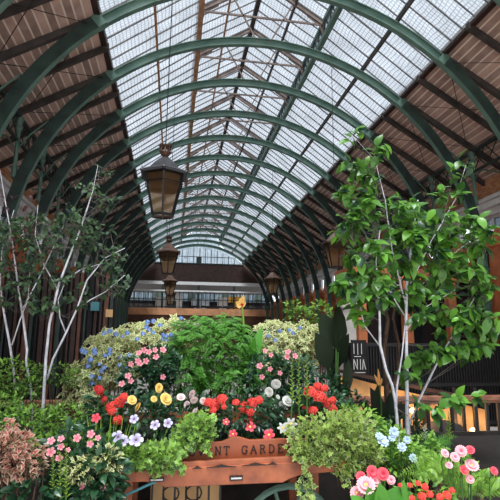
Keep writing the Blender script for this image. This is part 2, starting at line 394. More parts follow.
# ---- the arch ribs
def sweep(path, norms, sec, y):
    """sec: list of (depth, half-width y) outline in the local frame"""
    b = MB(); n = len(sec); vs = []
    for (x, z), (nx, nz) in zip(path, norms):
        for dd, yy in sec: vs.append((x+nx*dd, y+yy, z+nz*dd))
    fs = [(i*n+k, i*n+(k+1) % n, (i+1)*n+(k+1) % n, (i+1)*n+k) for i in range(len(path)-1) for k in range(n)]
    fs += [tuple(range(n))[::-1], tuple((len(path)-1)*n+k for k in range(n))]
    b.add(vs, fs); return b
SEC = [(-.105, -.06), (-.105, .06), (-.085, .06), (-.085, .016), (.085, .016), (.085, .06), (.105, .06), (.105, -.06), (.085, -.06), (.085, -.016), (-.085, -.016), (-.085, -.06)]
def make_rib():
    root = empty('arch_rib', (XC, Y1-S, 0), '', 'arch')
    path, nor = [], []
    n = 56
    for z in (1.9, 2.5, ZC-.3): path.append((-RR, z)); nor.append((-1, 0))
    for i in range(n+1):
        a = math.pi*(1-i/n); path.append((RR*math.cos(a), ZC+RR*math.sin(a))); nor.append((math.cos(a), math.sin(a)))
    for z in (ZC-.3, 2.5, 1.9): path.append((RR, z)); nor.append((1, 0))
    o = sweep(path, nor, SEC, 0).build('rib', M['iron'], root); o.matrix_parent_inverse = Matrix()
    for s in (-1, 1):
        hp, hn = [], []
        for i in range(0, 21):
            a = math.radians(8)+(math.acos(W/RR)-math.radians(8))*i/20; hp.append((s*RR*math.cos(a), ZC+RR*math.sin(a))); hn.append((s*math.cos(a), math.sin(a)))
        sweep(hp, hn, [(-.095, -.07), (-.095, .07), (.15, .07), (.15, -.07)], 0).build('haunch_shade_plate', M['haunch_shade'], root).matrix_parent_inverse = Matrix()  # cover added over the lower rib, its dark colour standing for shade
        j = MB(); j.box((s*W, 0, ZG-.04), (.18, .16, .26), Matrix.Rotation(s*.7, 3, 'Y'))
        j.build('joint_plate', M['iron'], root).matrix_parent_inverse = Matrix()
        p = MB()
        px = s*5.62; zt = ZG-.10-(5.62-W)*.60
        p.lathe([(.07, 5.0), (.07, 5.2), (.045, 5.25), (.045, zt-.35), (.08, zt-.28), (.05, zt-.2), (.10, zt-.05), (.10, zt)], 8, (px, 0, 0))
        # curved spandrel bracket with a ring between rib and post
        p.tube([(px-s*.02, 0, zt-.75), (px-s*.25, 0, zt-.4), (px-s*.62, 0, zt-.02)], .022, 5)
        p.tube([(px+s*.02, 0, zt-.75), (px+s*.25, 0, zt-.45), (px+s*.8, 0, zt-.5)], .022, 5)
        p.build('post', M['iron'], root).matrix_parent_inverse = Matrix()
        c = MB(); c.box((s*(RR+.02), 0, 1.75), (.42, .34, .35)); c.box((s*(RR+.02), 0, 1.98), (.5, .4, .09))
        c.build('rib_shoe', M['iron_dark'], root).matrix_parent_inverse = Matrix()
    t = MB()      # lantern truss
    z0 = LZ1-.05
    for s in (-1, 1):
        t.span((s*LX, 0, z0), (0, 0, LZR-.10), .07, .10)
        t.span((s*LX, 0, LZ0-.05), (s*LX, 0, LZ1), .07, .07)
        t.span((s*LX*.5, 0, (z0+LZR)/2-.05), (s*.15, 0, ZC+RR), .035)
        q = [(s*(LX-.0), 0, LZ0-.0), (s*(LX-.12), 0, LZ0+.35), (s*(LX-.45), 0, LZ1+.15)]
        t.tube(q, .022, 5)
    t.span((-LX, 0, z0-.02), (LX, 0, z0-.02), .035, .05)
    t.build('lantern_truss', M['truss'], root).matrix_parent_inverse = Matrix()
    return root
rib = make_rib(); rib['group'] = 'green iron arch ribs'
rib['label'] = 'green iron arch rib at the very top, nearest the camera, crown out of frame'
for k in range(0, NR):
    o = dup(rib, (XC, Y1+k*S, 0), '%s green iron arch rib crossing the glass roof, counted from the camera' % ['first full', 'second full', 'third full', 'fourth', 'fifth', 'sixth', 'seventh', 'eighth', 'ninth', 'tenth', 'eleventh', 'twelfth', 'thirteenth', 'fourteenth', 'fifteenth', 'farthest'][k])

# ---- lattice girders along the post lines
for i, s in enumerate((-1, 1)):
    zt = ZG-.1-(5.62-W)*.60; zb = zt-.55; x = XC+s*5.62
    b = MB(); b.box((x, (YS+YE)/2, zt), (.09, YE-YS, .07)); b.box((x, (YS+YE)/2, zb), (.07, YE-YS, .05))
    o = tag(b.build('trim_%d' % (i+4), M['iron_dark']), kind='structure')
    q = MB(); n = int((YE-YS)/(S/4))
    for k in range(n):
        y = YS+k*S/4; h = S/4
        q.span((x, y, zb), (x, y+h, zt), .022); q.span((x, y, zt), (x, y+h, zb), .022)
        if k % 2 == 0:
            q.tube([(x, y+h/2+math.cos(a)*.1, (zt+zb)/2+math.sin(a)*.1) for a in [j*math.pi/4 for j in range(9)]], .012, 4)
    q.build('lattice', M['iron_dark'], o)

# ---- side walls
def wall(s, name, wn):
    x = XC+s*WX
    b = MB(); b.box((x+s*.25, (YS+YE)/2, 6.25), (.3, YE-YS, 2.5)); o = tag(b.build(name, M['brick']), kind='structure')
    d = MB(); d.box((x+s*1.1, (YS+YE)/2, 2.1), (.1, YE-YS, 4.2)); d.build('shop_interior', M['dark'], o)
    fa = MB(); fa.box((x+s*.18, (YS+YE)/2, 4.02), (.4, YE-YS, .42)); fa.build('fascia', M['brown'], o)
    co = MB(); co.box((x-s*.05, (YS+YE)/2, 5.16), (.42, YE-YS, .16)); co.box((x+s*.03, (YS+YE)/2, 5.00), (.26, YE-YS, .18))
    co.box((x-s*.09, (YS+YE)/2, 5.30), (.5, YE-YS, .10))
    co.build('cornice', M['cornice'], o)
    for k in range(-4, NR):
        y = Y1+k*S
        p = MB(); p.box((x-s*.12, y, 2.0), (.60, .70, 4.0)); p.box((x-s*.14, y, .25), (.68, .80, .5)); p.box((x-s*.14, y, 4.0), (.68, .84, .14))
        p.prism([(-.44, 4.07), (.44, 4.07), (0, 4.42)], .4, lambda a, c, t: (x-s*(.46-t), y+a, c))
        p.box((x-s*.44, y, 2.6), (.06, .40, 2.1)); p.box((x-s*.44, y, 1.0), (.06, .40, .8))
        p.build('pier', M['terra'], o, bevel=.012)
        if y+S > YE: continue
        yc = y+S/2
        g = MB(); g.box((x+s*.12, yc, 1.9), (.04, S-.4, 3.8)); sh = g.build('shopfront', M['shopglass'], o)
        h = MB()
        for yy in (-.5, 0, .5): h.box((x+s*.08, yc+yy, 1.9), (.06, .06, 3.8))
        for zz in (.5, 2.2, 3.2): h.box((x+s*.08, yc, zz), (.06, S-.4, .07))
        h.build('mullions', M['brown'], sh)
        # clerestory window in the band under the cornice
        fr = MB()
        fr.box((x+s*.10, yc, 4.26), (.12, S-.5, .06)); fr.box((x+s*.10, yc, 4.88), (.12, S-.5, .06))
        for yy in (-.72, -.24, .24, .72): fr.box((x+s*.10, yc+yy, 4.57), (.12, .06, .62))
        wi = tag(fr.build('window_%d' % (wn+k), M['cornice']), kind='structure')
        pn = MB(); pn.box((x+s*.12, yc, 4.57), (.03, S-.5, .6)); pn.build('pane', M['glass_lun'], wi)
    return o
wall(-1, 'wall_left', 10); wall(1, 'wall_right', 30)

# ---- end wall with gallery
YW = YE+.2
b = MB(); b.box((XC, YW+2.2, 2.28), (15.5, .2, 4.56)); b.box((XC, YW+2.2, 6.52), (15.5, .2, 2.56)); we = tag(b.build('wall_back', M['dark']), kind='structure')
q = MB(); q.box((XC, YW+1.0, 3.7), (15.5, 1.9, .1)); tag(q.build('trim_6', M['dbrown']), kind='structure')
q = MB(); q.box((XC, YW+2.0, 4.9), (13.0, .03, .7)); o = tag(q.build('window_9', M['glass_lun']), kind='structure')
q = MB()
for i in range(14): q.box((XC-6.5+i, YW+1.95, 4.9), (.12 if i % 3 else .7, .06, .7))
q.box((XC, YW+1.95, 4.75), (13, .06, .06)); q.build('mullions', M['iron_dark'], o)
def band(x0, x1, z0, z1, y, th, m, name, par=None):
    q = MB(); q.box(((x0+x1)/2, y, (z0+z1)/2), (x1-x0, th, z1-z0)); return q.build(name, M[m], par)
band(XC-7.3, XC+7.3, 6.1, 7.62, YW, .15, 'dbrown', 'upper_boarding', we)
band(XC-7.3, XC+7.3, 3.2, 3.75, YW-.95, .1, 'fascia', 'orange_fascia', we)
band(XC-7.3, XC+7.3, 0, 3.25, YW-.5, .9, 'brown', 'lower_front', we)
band(XC-7.3, XC+7.3, 5.70, 5.95, YW-.9, .1, 'white', 'gallery_beam', we)
band(XC-7.3, XC+7.3, 5.12, 5.24, YW-.9, .1, 'white', 'gallery_rail', we)
g = MB()
for i in range(40): g.box((XC-7+i*.36, YW-.9, 4.45), (.05, .05, 1.4))
for z in (3.85, 4.45): g.box((XC, YW-.9, z), (14.4, .06, .06))
g.build('balusters', M['black'], we)
g = MB()
for i in range(5): g.box((XC-6+i*3, YW-.1, 4.9), (.16, .16, 2.4))
g.build('gallery_posts', M['iron_dark'], we)
for i, (x, z, wd, hh, m, nm, lb, ct) in enumerate((
    (-3.1, 4.2, .9, .8, 'cream', 'banner', 'white panel on the far gallery at left', 'panel'),
    (-1.6, 4.25, .5, 1.3, 'cream', 'banner', 'tall pale panel on the far gallery left of centre', 'panel'),
    (.2, 4.2, 1.5, .55, 'pane', 'banner', 'pale grey board in the middle of the far gallery', 'panel'),
    (2.1, 4.3, .9, .75, 'cream', 'banner', 'cream board on the far gallery right of centre', 'panel'),
    (3.2, 4.5, 1.2, .5, 'orange', 'sign_panel', 'yellow sign panel on the far gallery', 'sign'))):
    q = MB(); q.box((XC+x, YW+.35, z+.15), (wd, .08, hh)); q.box((XC+x, YW+.35, 3.82), (wd*.7, .1, .2)); 
    q.box((XC+x, YW+.35, (3.75+z)/2), (.08, .06, z-3.6)); tag(q.build(nm, M[m]), lb, ct)
# lunette
q = MB(); n = 24; zb = 7.62
pts = [(RR*math.cos(math.pi*i/n), ZC+RR*math.sin(math.pi*i/n)) for i in range(n+1)]
pts = [p for p in pts if p[1] > zb]
x_e = math.sqrt(RR*RR-(zb-ZC)**2); pts = [(x_e, zb)]+pts+[(-x_e, zb)]
q.add([(XC+a, YW, c) for a, c in pts], [tuple(range(len(pts)))]); lun = tag(q.build('window_7', M['glass_lun']), kind='structure')
g = MB()
for i in range(-7, 8):
    x = i*.5
    if abs(x) < x_e-.1: g.box((XC+x, YW-.04, (zb+ZC+math.sqrt(RR*RR-x*x))/2), (.05, .05, ZC+math.sqrt(RR*RR-x*x)-zb))
g.box((XC, YW-.04, zb+.6), (6.4, .05, .05)); g.box((XC, YW-.05, zb), (7.6, .1, .1))
g.box((XC-.05, YW-.06, zb+.32), (.45, .05, .55))
g.build('mullions', M['iron_dark'], lun)
q = MB(); q.add([(XC+a, YW+.01, c) for a, c in [(-7.6, 7.5), (-7.6, ZG+.2), (-W, ZG+.2), (-x_e, zb)]], [(0, 1, 2, 3)])
q.add([(XC+a, YW+.01, c) for a, c in [(7.6, 7.5), (7.6, ZG+.2), (W, ZG+.2), (x_e, zb)]], [(0, 1, 2, 3)]); q.build('gable_boarding', M['dbrown'], we)
q = MB(); up = [(RR*math.cos(math.pi*i/n), ZC+RR*math.sin(math.pi*i/n)) for i in range(n+1)]; up = [p for p in up if p[1] > zb]
q.add([(XC+a, YW+.02, c) for a, c in [(W, ZG+.12), (x_e, zb)]+up+[(-x_e, zb), (-W, ZG+.12), (-LX, LZ0), (-LX, LZ1), (0, LZR), (LX, LZ1), (LX, LZ0)]], [tuple(range(len(up)+9))])
tag(q.build('window_8', M['glass_lun']), kind='structure')

# ------------------------------------------------------------ lanterns
ZL = at(162.5, 217, 6.9).z
def make_lamp(m_roof):
    root = empty('hanging_lantern', (0, 0, 0), '', 'lantern', 'hexagonal hanging lanterns')
    def ad(b, n, m, **k):
        o = b.build(n, m, root, **k); o.matrix_parent_inverse = Matrix(); return o
    n = 6; rt, rbm = .315, .165; zt, zb_ = .64, .02
    fr = MB()
    for k in range(n):
        a = 2*math.pi*k/n+math.pi/6; a2 = a+2*math.pi/n
        T = Vector((rt*math.cos(a), rt*math.sin(a), zt)); Bm = Vector((rbm*math.cos(a), rbm*math.sin(a), zb_))
        T2 = Vector((rt*math.cos(a2), rt*math.sin(a2), zt)); B2 = Vector((rbm*math.cos(a2), rbm*math.sin(a2), zb_))
        fr.span(T, Bm, .026); fr.span(T, T2, .034); fr.span(Bm, B2, .034); fr.span(T*1.0-Vector((0, 0, .14)), T2-Vector((0, 0, .14)), .012)
    ad(fr, 'frame', M['black'])
    gl = MB(); vs = []
    for k in range(n):
        a = 2*math.pi*k/n+math.pi/6; vs += [(rt*.975*math.cos(a), rt*.975*math.sin(a), zt), (rbm*.97*math.cos(a), rbm*.97*math.sin(a), zb_)]
    gl.add(vs, [(2*k, 2*((k+1) % n), 2*((k+1) % n)+1, 2*k+1) for k in range(n)]); ad(gl, 'pane', M['lampglass'])
    va = MB(); va.lathe([(rt*.95, zt-.01), (rt*.70, zt-.23)], n, rot=math.pi/6); 
    va.f = va.f[:n]; ad(va, 'valance', M['valance'])
    rf = MB(); rf.lathe([(rt+.075, zt-.01), (rt+.07, zt+.03), (rt*.78, zt+.10), (.17, zt+.19), (.085, zt+.27), (.05, zt+.30)], n, rot=math.pi/6)
    r_ = ad(rf, 'lantern_roof', m_roof)
    sp = MB()
    for k in range(n):
        a = 2*math.pi*k/n+math.pi/6; c = Vector(((rt+.06)*math.cos(a), (rt+.06)*math.sin(a), zt))
        sp.lathe([(.022, 0), (.028, .02), (.008, .05), (.001, .085)], 6, c)
    ad(sp, 'crown_spikes', M['black'])
    cr = MB(); cr.lathe([(.05, zt+.28), (.035, zt+.31), (.06, zt+.33), (.085, zt+.37), (.07, zt+.41), (.05, zt+.43), (.09, zt+.47), (.095, zt+.485), (.03, zt+.48)], 10)
    for k in range(8):
        a = k*math.pi/4; cr.tube([(.03*math.cos(a), .03*math.sin(a), zt+.33), (.09*math.cos(a), .09*math.sin(a), zt+.39), (.075*math.cos(a), .075*math.sin(a), zt+.45), (.10*math.cos(a), .10*math.sin(a), zt+.49)], .010, 4)
    ad(cr, 'crown', M['copper'])
    bn = MB(); bn.lathe([(.010, .0), (.010, .30), (.03, .32), (.03, .38), (.011, .40), (.011, .64)], 8); bn.box((0, 0, .01), (.30, .02, .02)); bn.box((0, 0, .01), (.02, .3, .02))
    ad(bn, 'burner', M['copper'])
    ch = MB(); ch.tube([(0, 0, zt+.46), (0, 0, 8.93-ZL)], .008, 5); ad(ch, 'hanging_rod', M['black'])
    return root
ZB = 3.33
L1 = make_lamp(M['lead']); L1.location = at(162.5, 217, 6.9) ; L1.location.z = at(162.5, 217, 6.9).z
zl = L1.location.z
L1['label'] = 'large hexagonal lantern hanging nearest at left under the glass roof'
lx = L1.location.x
def snap(y): return YS+.1+round((y-YS-.1)/(S/5))*S/5
L1.location.y = 6.9
L1b = make_lamp(M['copper']); L1b.location = (lx, snap(13.8), zl); L1b['label'] = 'brown roofed hexagonal lantern directly behind and below the large near lantern'
dup(L1b, (lx, snap(21.3), zl), 'small lantern under the second one in the left row')
dup(L1b, (lx, snap(27.5), zl), 'tiny farthest lantern of the left row before the gallery')
rx = at(272, 291, 19.4).x
dup(L1b, (rx, snap(19.4), zl), 'small brown lantern hanging in front of the right hand arch feet')
dup(L1b, (rx, snap(11.5), zl), 'brown roofed lantern half hidden by the leaves of the right tree')

# ------------------------------------------------------------ handrail, fence, stall behind the plants
def box_thing(name, c, d, m, label, cat, group=None, bevel=.005):
    b = MB(); b.box(c, d); o = b.build(name, M[m], bevel=bevel); return tag(o, label, cat, group)
YR = 5.2; zr = at(465, 398, YR).z
hr = empty('handrail', (0.8, YR, 0), 'long wooden handrail on black bars running behind the flower beds', 'railing')
b = MB(); b.box((1.0, YR, zr), (9.0, .10, .055)); b.box((1.0, YR, zr-.04), (9.0, .06, .03)); b.build('rail', M['rail'], hr, bevel=.008)
for i in range(60):
    x = -3.3+i*.148
    if x > 5.4: break
    b = MB(); b.box((x, YR, (zr-.05)/2), (.03, .03, zr-.05)); b.build('baluster', M['black'], hr)
b = MB(); b.box((1.0, YR, .12), (9.0, .04, .04)); b.build('bottom_bar', M['black'], hr)
# black fence further back, right side
YF = 8.2; p0 = at(345, 375, YF); p1 = at(520, 350, YF); ztf = at(440, 345, YF).z
fe = empty('bar_fence', (p0.x, YF, 0), 'tall black fence of close set bars behind the right hand tree', 'fence')
b = MB()
for z in (.08, .75, ztf): b.box(((p0.x+p1.x)/2+.3, YF, z), (p1.x-p0.x+.6, .05, .06))
b.build('fence_rail', M['black'], fe)
b = MB(); n = int((p1.x-p0.x+.6)/.055)
for i in range(n): b.box((p0.x+i*.055, YF, (ztf)/2), (.022, .022, ztf))
tag(b.build('fence_bars', M['black'], fe), kind='stuff')
b = MB(); b.box(((p0.x+p1.x)/2+.3, YF+.06, ztf/2), (p1.x-p0.x+.6, .02, ztf)); b.build('fence_backing', M['dark'], fe)
# tan stall counter
a0 = at(345, 400, 6.6); a1 = at(478, 400, 6.6)
st = empty('stall_counter', ((a0.x+a1.x)/2, 6.6, 0), 'tan wooden stall counter glowing behind the black bars at right', 'counter')
b = MB(); b.prism([(a0.x, 0), (a1.x, 0), (a1.x, at(478, 408, 6.6).z), (a0.x+.5, at(380, 385, 6.6).z), (a0.x, at(350, 376, 6.6).z)], .4, lambda a, c, t: (a, 6.4+t, c)); b.build('counter_front', M['tan'], st)
b = MB()
b.prism([(a0.x, at(350, 375, 6.35).z), (a1.x, at(478, 405, 6.35).z), (a1.x, at(478, 402, 6.35).z+.02), (a0.x, at(350, 373, 6.35).z+.02)], .5, lambda a, c, t: (a, 6.33+t, c)); b.build('counter_edge', M['dbrown'], st)
b = MB()
for u in (395, 425, 455, 476): q = at(u, 420, 6.37); b.box((q.x, 6.37, .45), (.05, .05, .9))
b.build('frame_bars', M['black'], st)
q = at(346, 383, 6.3); box_thing('paper_bag', (q.x, 6.34, q.z), (.14, .04, .2), 'orange', 'orange yellow paper sheet pinned on the stall counter end', 'paper')
# black bag in front of the counter
bl = MB(); c = at(447, 448, 5.9); bl.lathe([(.38, 0), (.42, .15), (.36, .34), (.22, .48), (.05, .53)], 14, (c.x, 5.95, 0)); 
o = bl.build('refuse_bag', M['dark'], smooth=True); tag(o, 'rounded black sack standing before the tan stall counter', 'bag')
# small warm bulbs
def bulb(u, v, Y, r, e, label):
    m, t, bb = nodes('warm bulb'); bb.inputs['Emission Color'].default_value = (1, .5, .18, 1); bb.inputs['Emission Strength'].default_value = e; bb.inputs['Base Color'].default_value = (.9, .6, .3, 1)
    c = at(u, v, Y); root = empty('bulb_lamp', (c.x, c.y, 0), label, 'lamp')
    b = MB(); b.lathe([(r*.2, -r), (r*.8, -r*.6), (r, 0), (r*.8, r*.6), (r*.3, r)], 10, c); b.build('bulb', m, root, smooth=True)
    b = MB(); b.lathe([(.02, 0), (.02, .02), (.012, .04), (.012, c.z-r*.9)], 8, (c.x, c.y, 0)); b.lathe([(.09, 0), (.09, .02), (.01, .04)], 10, (c.x, c.y, 0)); b.build('stand', M['black'], root)
    l = bpy.data.objects.new('bulb_light', bpy.data.lights.new('bulb_light', 'POINT')); C.objects.link(l); l.data.energy = 11; l.data.color = (1, .55, .22); l.data.shadow_soft_size = .05
    l.parent = root; l.location = (0, -.12, c.z)
bulb(473, 431, 6.15, .045, 4, 'warm round bulb glowing at the right end of the stall counter')
bulb(413, 411, 6.15, .045, 4, 'warm round bulb glowing behind the white tree trunks')
# menu boards on the fence
def board(u0, v0, u1, v1, Y, label):
    a = at(u0, v1, Y); c = at(u1, v0, Y)
    root = empty('menu_board', ((a.x+c.x)/2, Y, 0), label, 'sign')
    b = MB(); b.box(((a.x+c.x)/2, Y, (a.z+c.z)/2), (c.x-a.x, .03, c.z-a.z)); b.box(((a.x+c.x)/2, Y+.02, a.z/2), (.05, .03, a.z+.02)); b.build('board', M['dark'], root)
    return root, a, c, Y
def chalk(root, a, c, Y, rows):
    """rows of upright strokes: blurred white lettering"""
    b = MB(); W_ = c.x-a.x; H = c.z-a.z
    def ln(p, q, w=.012): b.span((a.x+p[0]*W_, Y-.02, a.z+p[1]*H), (a.x+q[0]*W_, Y-.02, a.z+q[1]*H), w, w*.6, up=Vector((0, 1, 0)))
    for p, q in rows: ln(p, q, .011)
    b.build('lettering', M['chalk'], root)
rt_ = board(352, 340, 366, 377, 7.9, 'black upright board with white writing left of the white trunks')
chalk(*rt_, [((.15, .9), (.15, .62)), ((.4, .9), (.4, .6)), ((.65, .9), (.65, .62)), ((.15, .55), (.6, .55)), ((.12, .48), (.12, .2)), ((.12, .48), (.35, .2)), ((.35, .48), (.35, .2)),
             ((.55, .48), (.55, .2)), ((.75, .48), (.68, .2)), ((.75, .48), (.88, .2)), ((.1, .12), (.85, .12)), ((.1, .05), (.85, .03))])
# painted column on the right, behind dark canna
q = at(348, 350, 9.5)
b = MB(); b.box((q.x, 9.5, 1.1), (.28, .28, 2.2)); b.box((q.x, 9.5, 2.25), (.36, .36, .12)); b.box((q.x, 9.5, .1), (.36, .36, .2)); tag(b.build('stone_pillar', M['cream'], bevel=.01), 'short pale stone pillar behind the dark canna leaves', 'pillar')
# terracotta kiosk front, right middle distance
kx0 = at(356, 300, 11).x; kx1 = at(505, 300, 11).x
ki = empty('shop_kiosk', ((kx0+kx1)/2, 11.4, 0), 'terracotta and dark glass shop front behind the right tree', 'shop')
b = MB(); zt = at(400, 268, 11).z
b.box(((kx0+kx1)/2, 11.6, zt-.14), (kx1-kx0+.3, 1.0, .28)); b.build('fascia', M['terra'], ki, bevel=.01)
b = MB(); b.box(((kx0+kx1)/2, 11.6, .25), (kx1-kx0, .8, .5)); b.build('plinth', M['terra'], ki, bevel=.01)
for i in range(4):
    x = kx0+.2+i*(kx1-kx0-.4)/3
    b = MB(); b.box((x, 11.2, zt/2), (.22, .22, zt-.1)); b.build('pilaster', M['terra'], ki, bevel=.01)
b = MB(); b.box(((kx0+kx1)/2, 11.7, zt/2), (kx1-kx0, .5, zt-.3)); b.build('shop_glass', M['shopglass'], ki)
for u in (395, 437, 478):
    c = at(u, 285, 11.1); b = MB()
    for dx in (-.16, 0, .16): b.box((c.x+dx, 11.12, c.z), (.035, .04, .55))
    for dz in (-.26, 0, .26): b.box((c.x, 11.12, c.z+dz), (.36, .04, .035))
    b.build('white_window_frame', M['cream'], ki)

# ---- left background : dark timber screens
sl = empty('timber_screen', (at(50, 330, 8.4).x, 8.4, 0), 'dark timber screen of brown uprights behind the left tree', 'screen')
x0 = at(-12, 340, 8.4).x; x1 = at(112, 340, 8.4).x; zt = at(50, 272, 8.4).z
b = MB(); b.box(((x0+x1)/2, 8.5, zt/2), (x1-x0, .05, zt)); b.build('backing', M['dark'], sl)
n = 23
for i in range(n):
    b = MB(); x = x0+(i+.5)*(x1-x0)/n; ww = (.07, .05, .03)[i % 3]; b.box((x, 8.43, zt/2), (ww, .08, zt)); b.build('upright', M[('dbrown', 'brown', 'iron_dark', 'dark', 'dbrown')[i % 5]], sl)
c = at(94, 306, 8.2); box_thing('teal_box', (c.x, 8.34, c.z), (.14, .12, .15), 'teal', 'small teal box fixed to the timber screen', 'box')
c = at(108, 313, 8.2); box_thing('tan_notice', (c.x, 8.36, c.z), (.12, .04, .13), 'tan', 'small tan notice right of the teal box', 'notice')

# ------------------------------------------------------------ planters
def trough(x0, x1, y0, y1, z1, label):
    root = empty('planter_trough', ((x0+x1)/2, (y0+y1)/2, 0), label, 'planter', 'dark wooden planter troughs')
    b = MB(); t = .03
    b.box(((x0+x1)/2, y0, z1/2), (x1-x0, t, z1)); b.box(((x0+x1)/2, y1, z1/2), (x1-x0, t, z1))
    b.box((x0, (y0+y1)/2, z1/2), (t, y1-y0, z1)); b.box((x1, (y0+y1)/2, z1/2), (t, y1-y0, z1)); b.build('trough_wall', M['trough'], root)
    b = MB(); b.box(((x0+x1)/2, (y0+y1)/2, z1-.06), (x1-x0-.04, y1-y0-.04, .04)); b.build('soil', M['soil'], root)
    return root
trough(-1.15, 1.72, 4.05, 4.95, .80, 'dark planter trough behind the wooden barrow')
trough(-2.95, -1.25, 3.3, 4.9, .62, 'dark planter trough under the left tree')
trough(1.85, 3.6, 3.3, 4.9, .60, 'dark planter trough under the right tree')
trough(-1.75, -.58, 2.35, 3.15, .42, 'low planter trough at the bottom left corner')
trough(1.02, 2.45, 2.3, 3.15, .36, 'low planter trough at the bottom right corner')

# ------------------------------------------------------------ the barrow
YB = 3.0
bl_, br_ = at(104, 470, YB), at(345, 470, YB)
xb0, xb1 = bl_.x, br_.x; xm = (xb0+xb1)/2
ba = empty('flower_barrow', (xm, YB+.4, 0), 'red brown wooden market barrow with carved front rail, full of flowers', 'barrow')
zt0 = at(225, 462, YB).z; zb0 = at(225, 484, YB).z
def fz(v): return at(225, v, YB).z
def fxx(u): return at(u, 472, YB).x
pr = []                                    # front rail: lower edge dips in the middle, ornamental notch
lower = [(104, 477), (145, 478), (158, 480), (166, 484), (282, 484), (290, 480), (300, 477), (345, 474)]
upper = [(345, 463), (104, 467)]
b = MB(); b.prism([(fxx(u), fz(v)) for u, v in lower]+[(fxx(u), fz(v)) for u, v in upper], .04, lambda a, c, t: (a, YB-.02+t, c)); b.build('front_rail', M['barrow2'], ba, bevel=.004)
b = MB(); b.prism([(fxx(160), fz(461)), (fxx(306), fz(458.5)), (fxx(306), fz(466)), (fxx(160), fz(468))], .03, lambda a, c, t: (a, YB-.005+t, c)); b.build('top_rail', M['barrow2'], ba, bevel=.003)
# carved dark cut-outs along the rail
b = MB()
for uc, wd in ((197, 5), (221, 15), (252, 5) if 0 else (272, 5), (255, 14)):
    v = 466 - (uc-200)*.02
    pts = [(-1, .0), (-.45, .35), (0, 1), (.45, .35), (1, 0), (0, -.05)]
    b.prism([(fxx(uc+p[0]*wd), fz(v-p[1]*2.6+.3)) for p in pts], .012, lambda a, c, t: (a, YB-.03+t, c))
b.build('carved_notch', M['letter'], ba)
b = MB(); c = at(235.5, 476.5, YB); b.box((c.x, YB-.03, c.z), (.078, .012, .026)); p = b.build('name_plate', M['letter'], ba)
b = MB(); b.box((c.x, YB-.038, c.z), (.064, .006, .008)); b.build('plate_face', M['plate'], p)
b = MB(); c = at(157, 478, YB)
b.box((c.x, YB-.03, c.z), (.085, .012, .022)); p = b.build('name_plate', M['letter'], ba)
b = MB(); b.box((c.x, YB-.038, c.z), (.070, .006, .007)); b.build('plate_face', M['plate'], p)
# name board behind
YN = 3.12
def nz(v): return at(235, v, YN).z
def nx(u): return at(u, 452, YN).x
b = MB()
top = [(178, 446), (200, 443), (222, 441.5), (233, 437), (239, 437), (250, 440.5), (280, 440), (310, 441)]
b.prism([(nx(176), nz(461)), (nx(312), nz(458))]+[(nx(u), nz(v)) for u, v in top[::-1]], .03, lambda a, c, t: (a, YN+t, c)); b.build('name_board', M['barrow'], ba, bevel=.004)
# lettering COVENT GARDEN
def stroke_letters():
    b = MB()
    G = {'C': [[(.92, .78), (.7, .96), (.45, 1), (.2, .88), (.06, .5), (.2, .12), (.45, 0), (.7, .04), (.92, .22)], [(.92, .96), (.92, .72)]],
         'O': [[(.5, 1), (.18, .86), (.05, .5), (.18, .14), (.5, 0), (.82, .14), (.95, .5), (.82, .86), (.5, 1)]],
         'V': [[(.05, 1), (.5, 0), (.95, 1)], [(-.05, 1), (.2, 1)], [(.8, 1), (1.05, 1)]],
         'E': [[(.2, 0), (.2, 1)], [(.05, 1), (.85, 1), (.85, .82)], [(.2, .52), (.6, .52)], [(.05, 0), (.88, 0), (.88, .2)]],
         'N': [[(.15, 0), (.15, 1), (.85, 0), (.85, 1)], [(0, 0), (.3, 0)], [(.7, 1), (1, 1)], [(0, 1), (.15, 1)]],
         'T': [[(.5, 0), (.5, 1)], [(.05, .8), (.05, 1), (.95, 1), (.95, .8)], [(.32, 0), (.68, 0)]],
         'G': [[(.9, .78), (.7, .96), (.45, 1), (.2, .88), (.06, .5), (.2, .12), (.45, 0), (.7, .04), (.88, .15), (.88, .45), (.6, .45)], [(.92, .96), (.92, .74)]],
         'A': [[(.05, 0), (.5, 1), (.95, 0)], [(.25, .38), (.75, .38)], [(-.05, 0), (.2, 0)], [(.8, 0), (1.05, 0)]],
         'R': [[(.2, 0), (.2, 1)], [(.05, 1), (.6, 1), (.82, .88), (.82, .64), (.6, .52), (.2, .52)], [(.5, .52), (.95, 0)], [(.05, 0), (.38, 0)]],
         'D': [[(.2, 0), (.2, 1)], [(.05, 1), (.55, 1), (.85, .8), (.95, .5), (.85, .2), (.55, 0), (.05, 0)]]}
    h = PX(YN)*7.2; wl = PX(YN)*5.8
    cx = {'w1': ([183, 192], 'CO')}
    seq = [('C', 180), ('O', 189), ('V', 198), ('E', 206.5), ('N', 215), ('T', 223.5), ('G', 241.5), ('A', 250.5), ('R', 259.5), ('D', 268.5), ('E', 277.5), ('N', 286.5)]
    for chh, u in seq:
        x0 = nx(u); z0 = nz(454.5-(u-200)*.013)
        for pl in G[chh]:
            for p, q in zip(pl[:-1], pl[1:]):
                b.span((x0+p[0]*wl, YN-.002, z0+p[1]*h), (x0+q[0]*wl, YN-.002, z0+q[1]*h), .0062, .006, up=Vector((0, 1, 0)))
    return b
o = stroke_letters().build('lettering', M['letter'], ba); o['label'] = 'black serif lettering reading COVENT GARDEN'
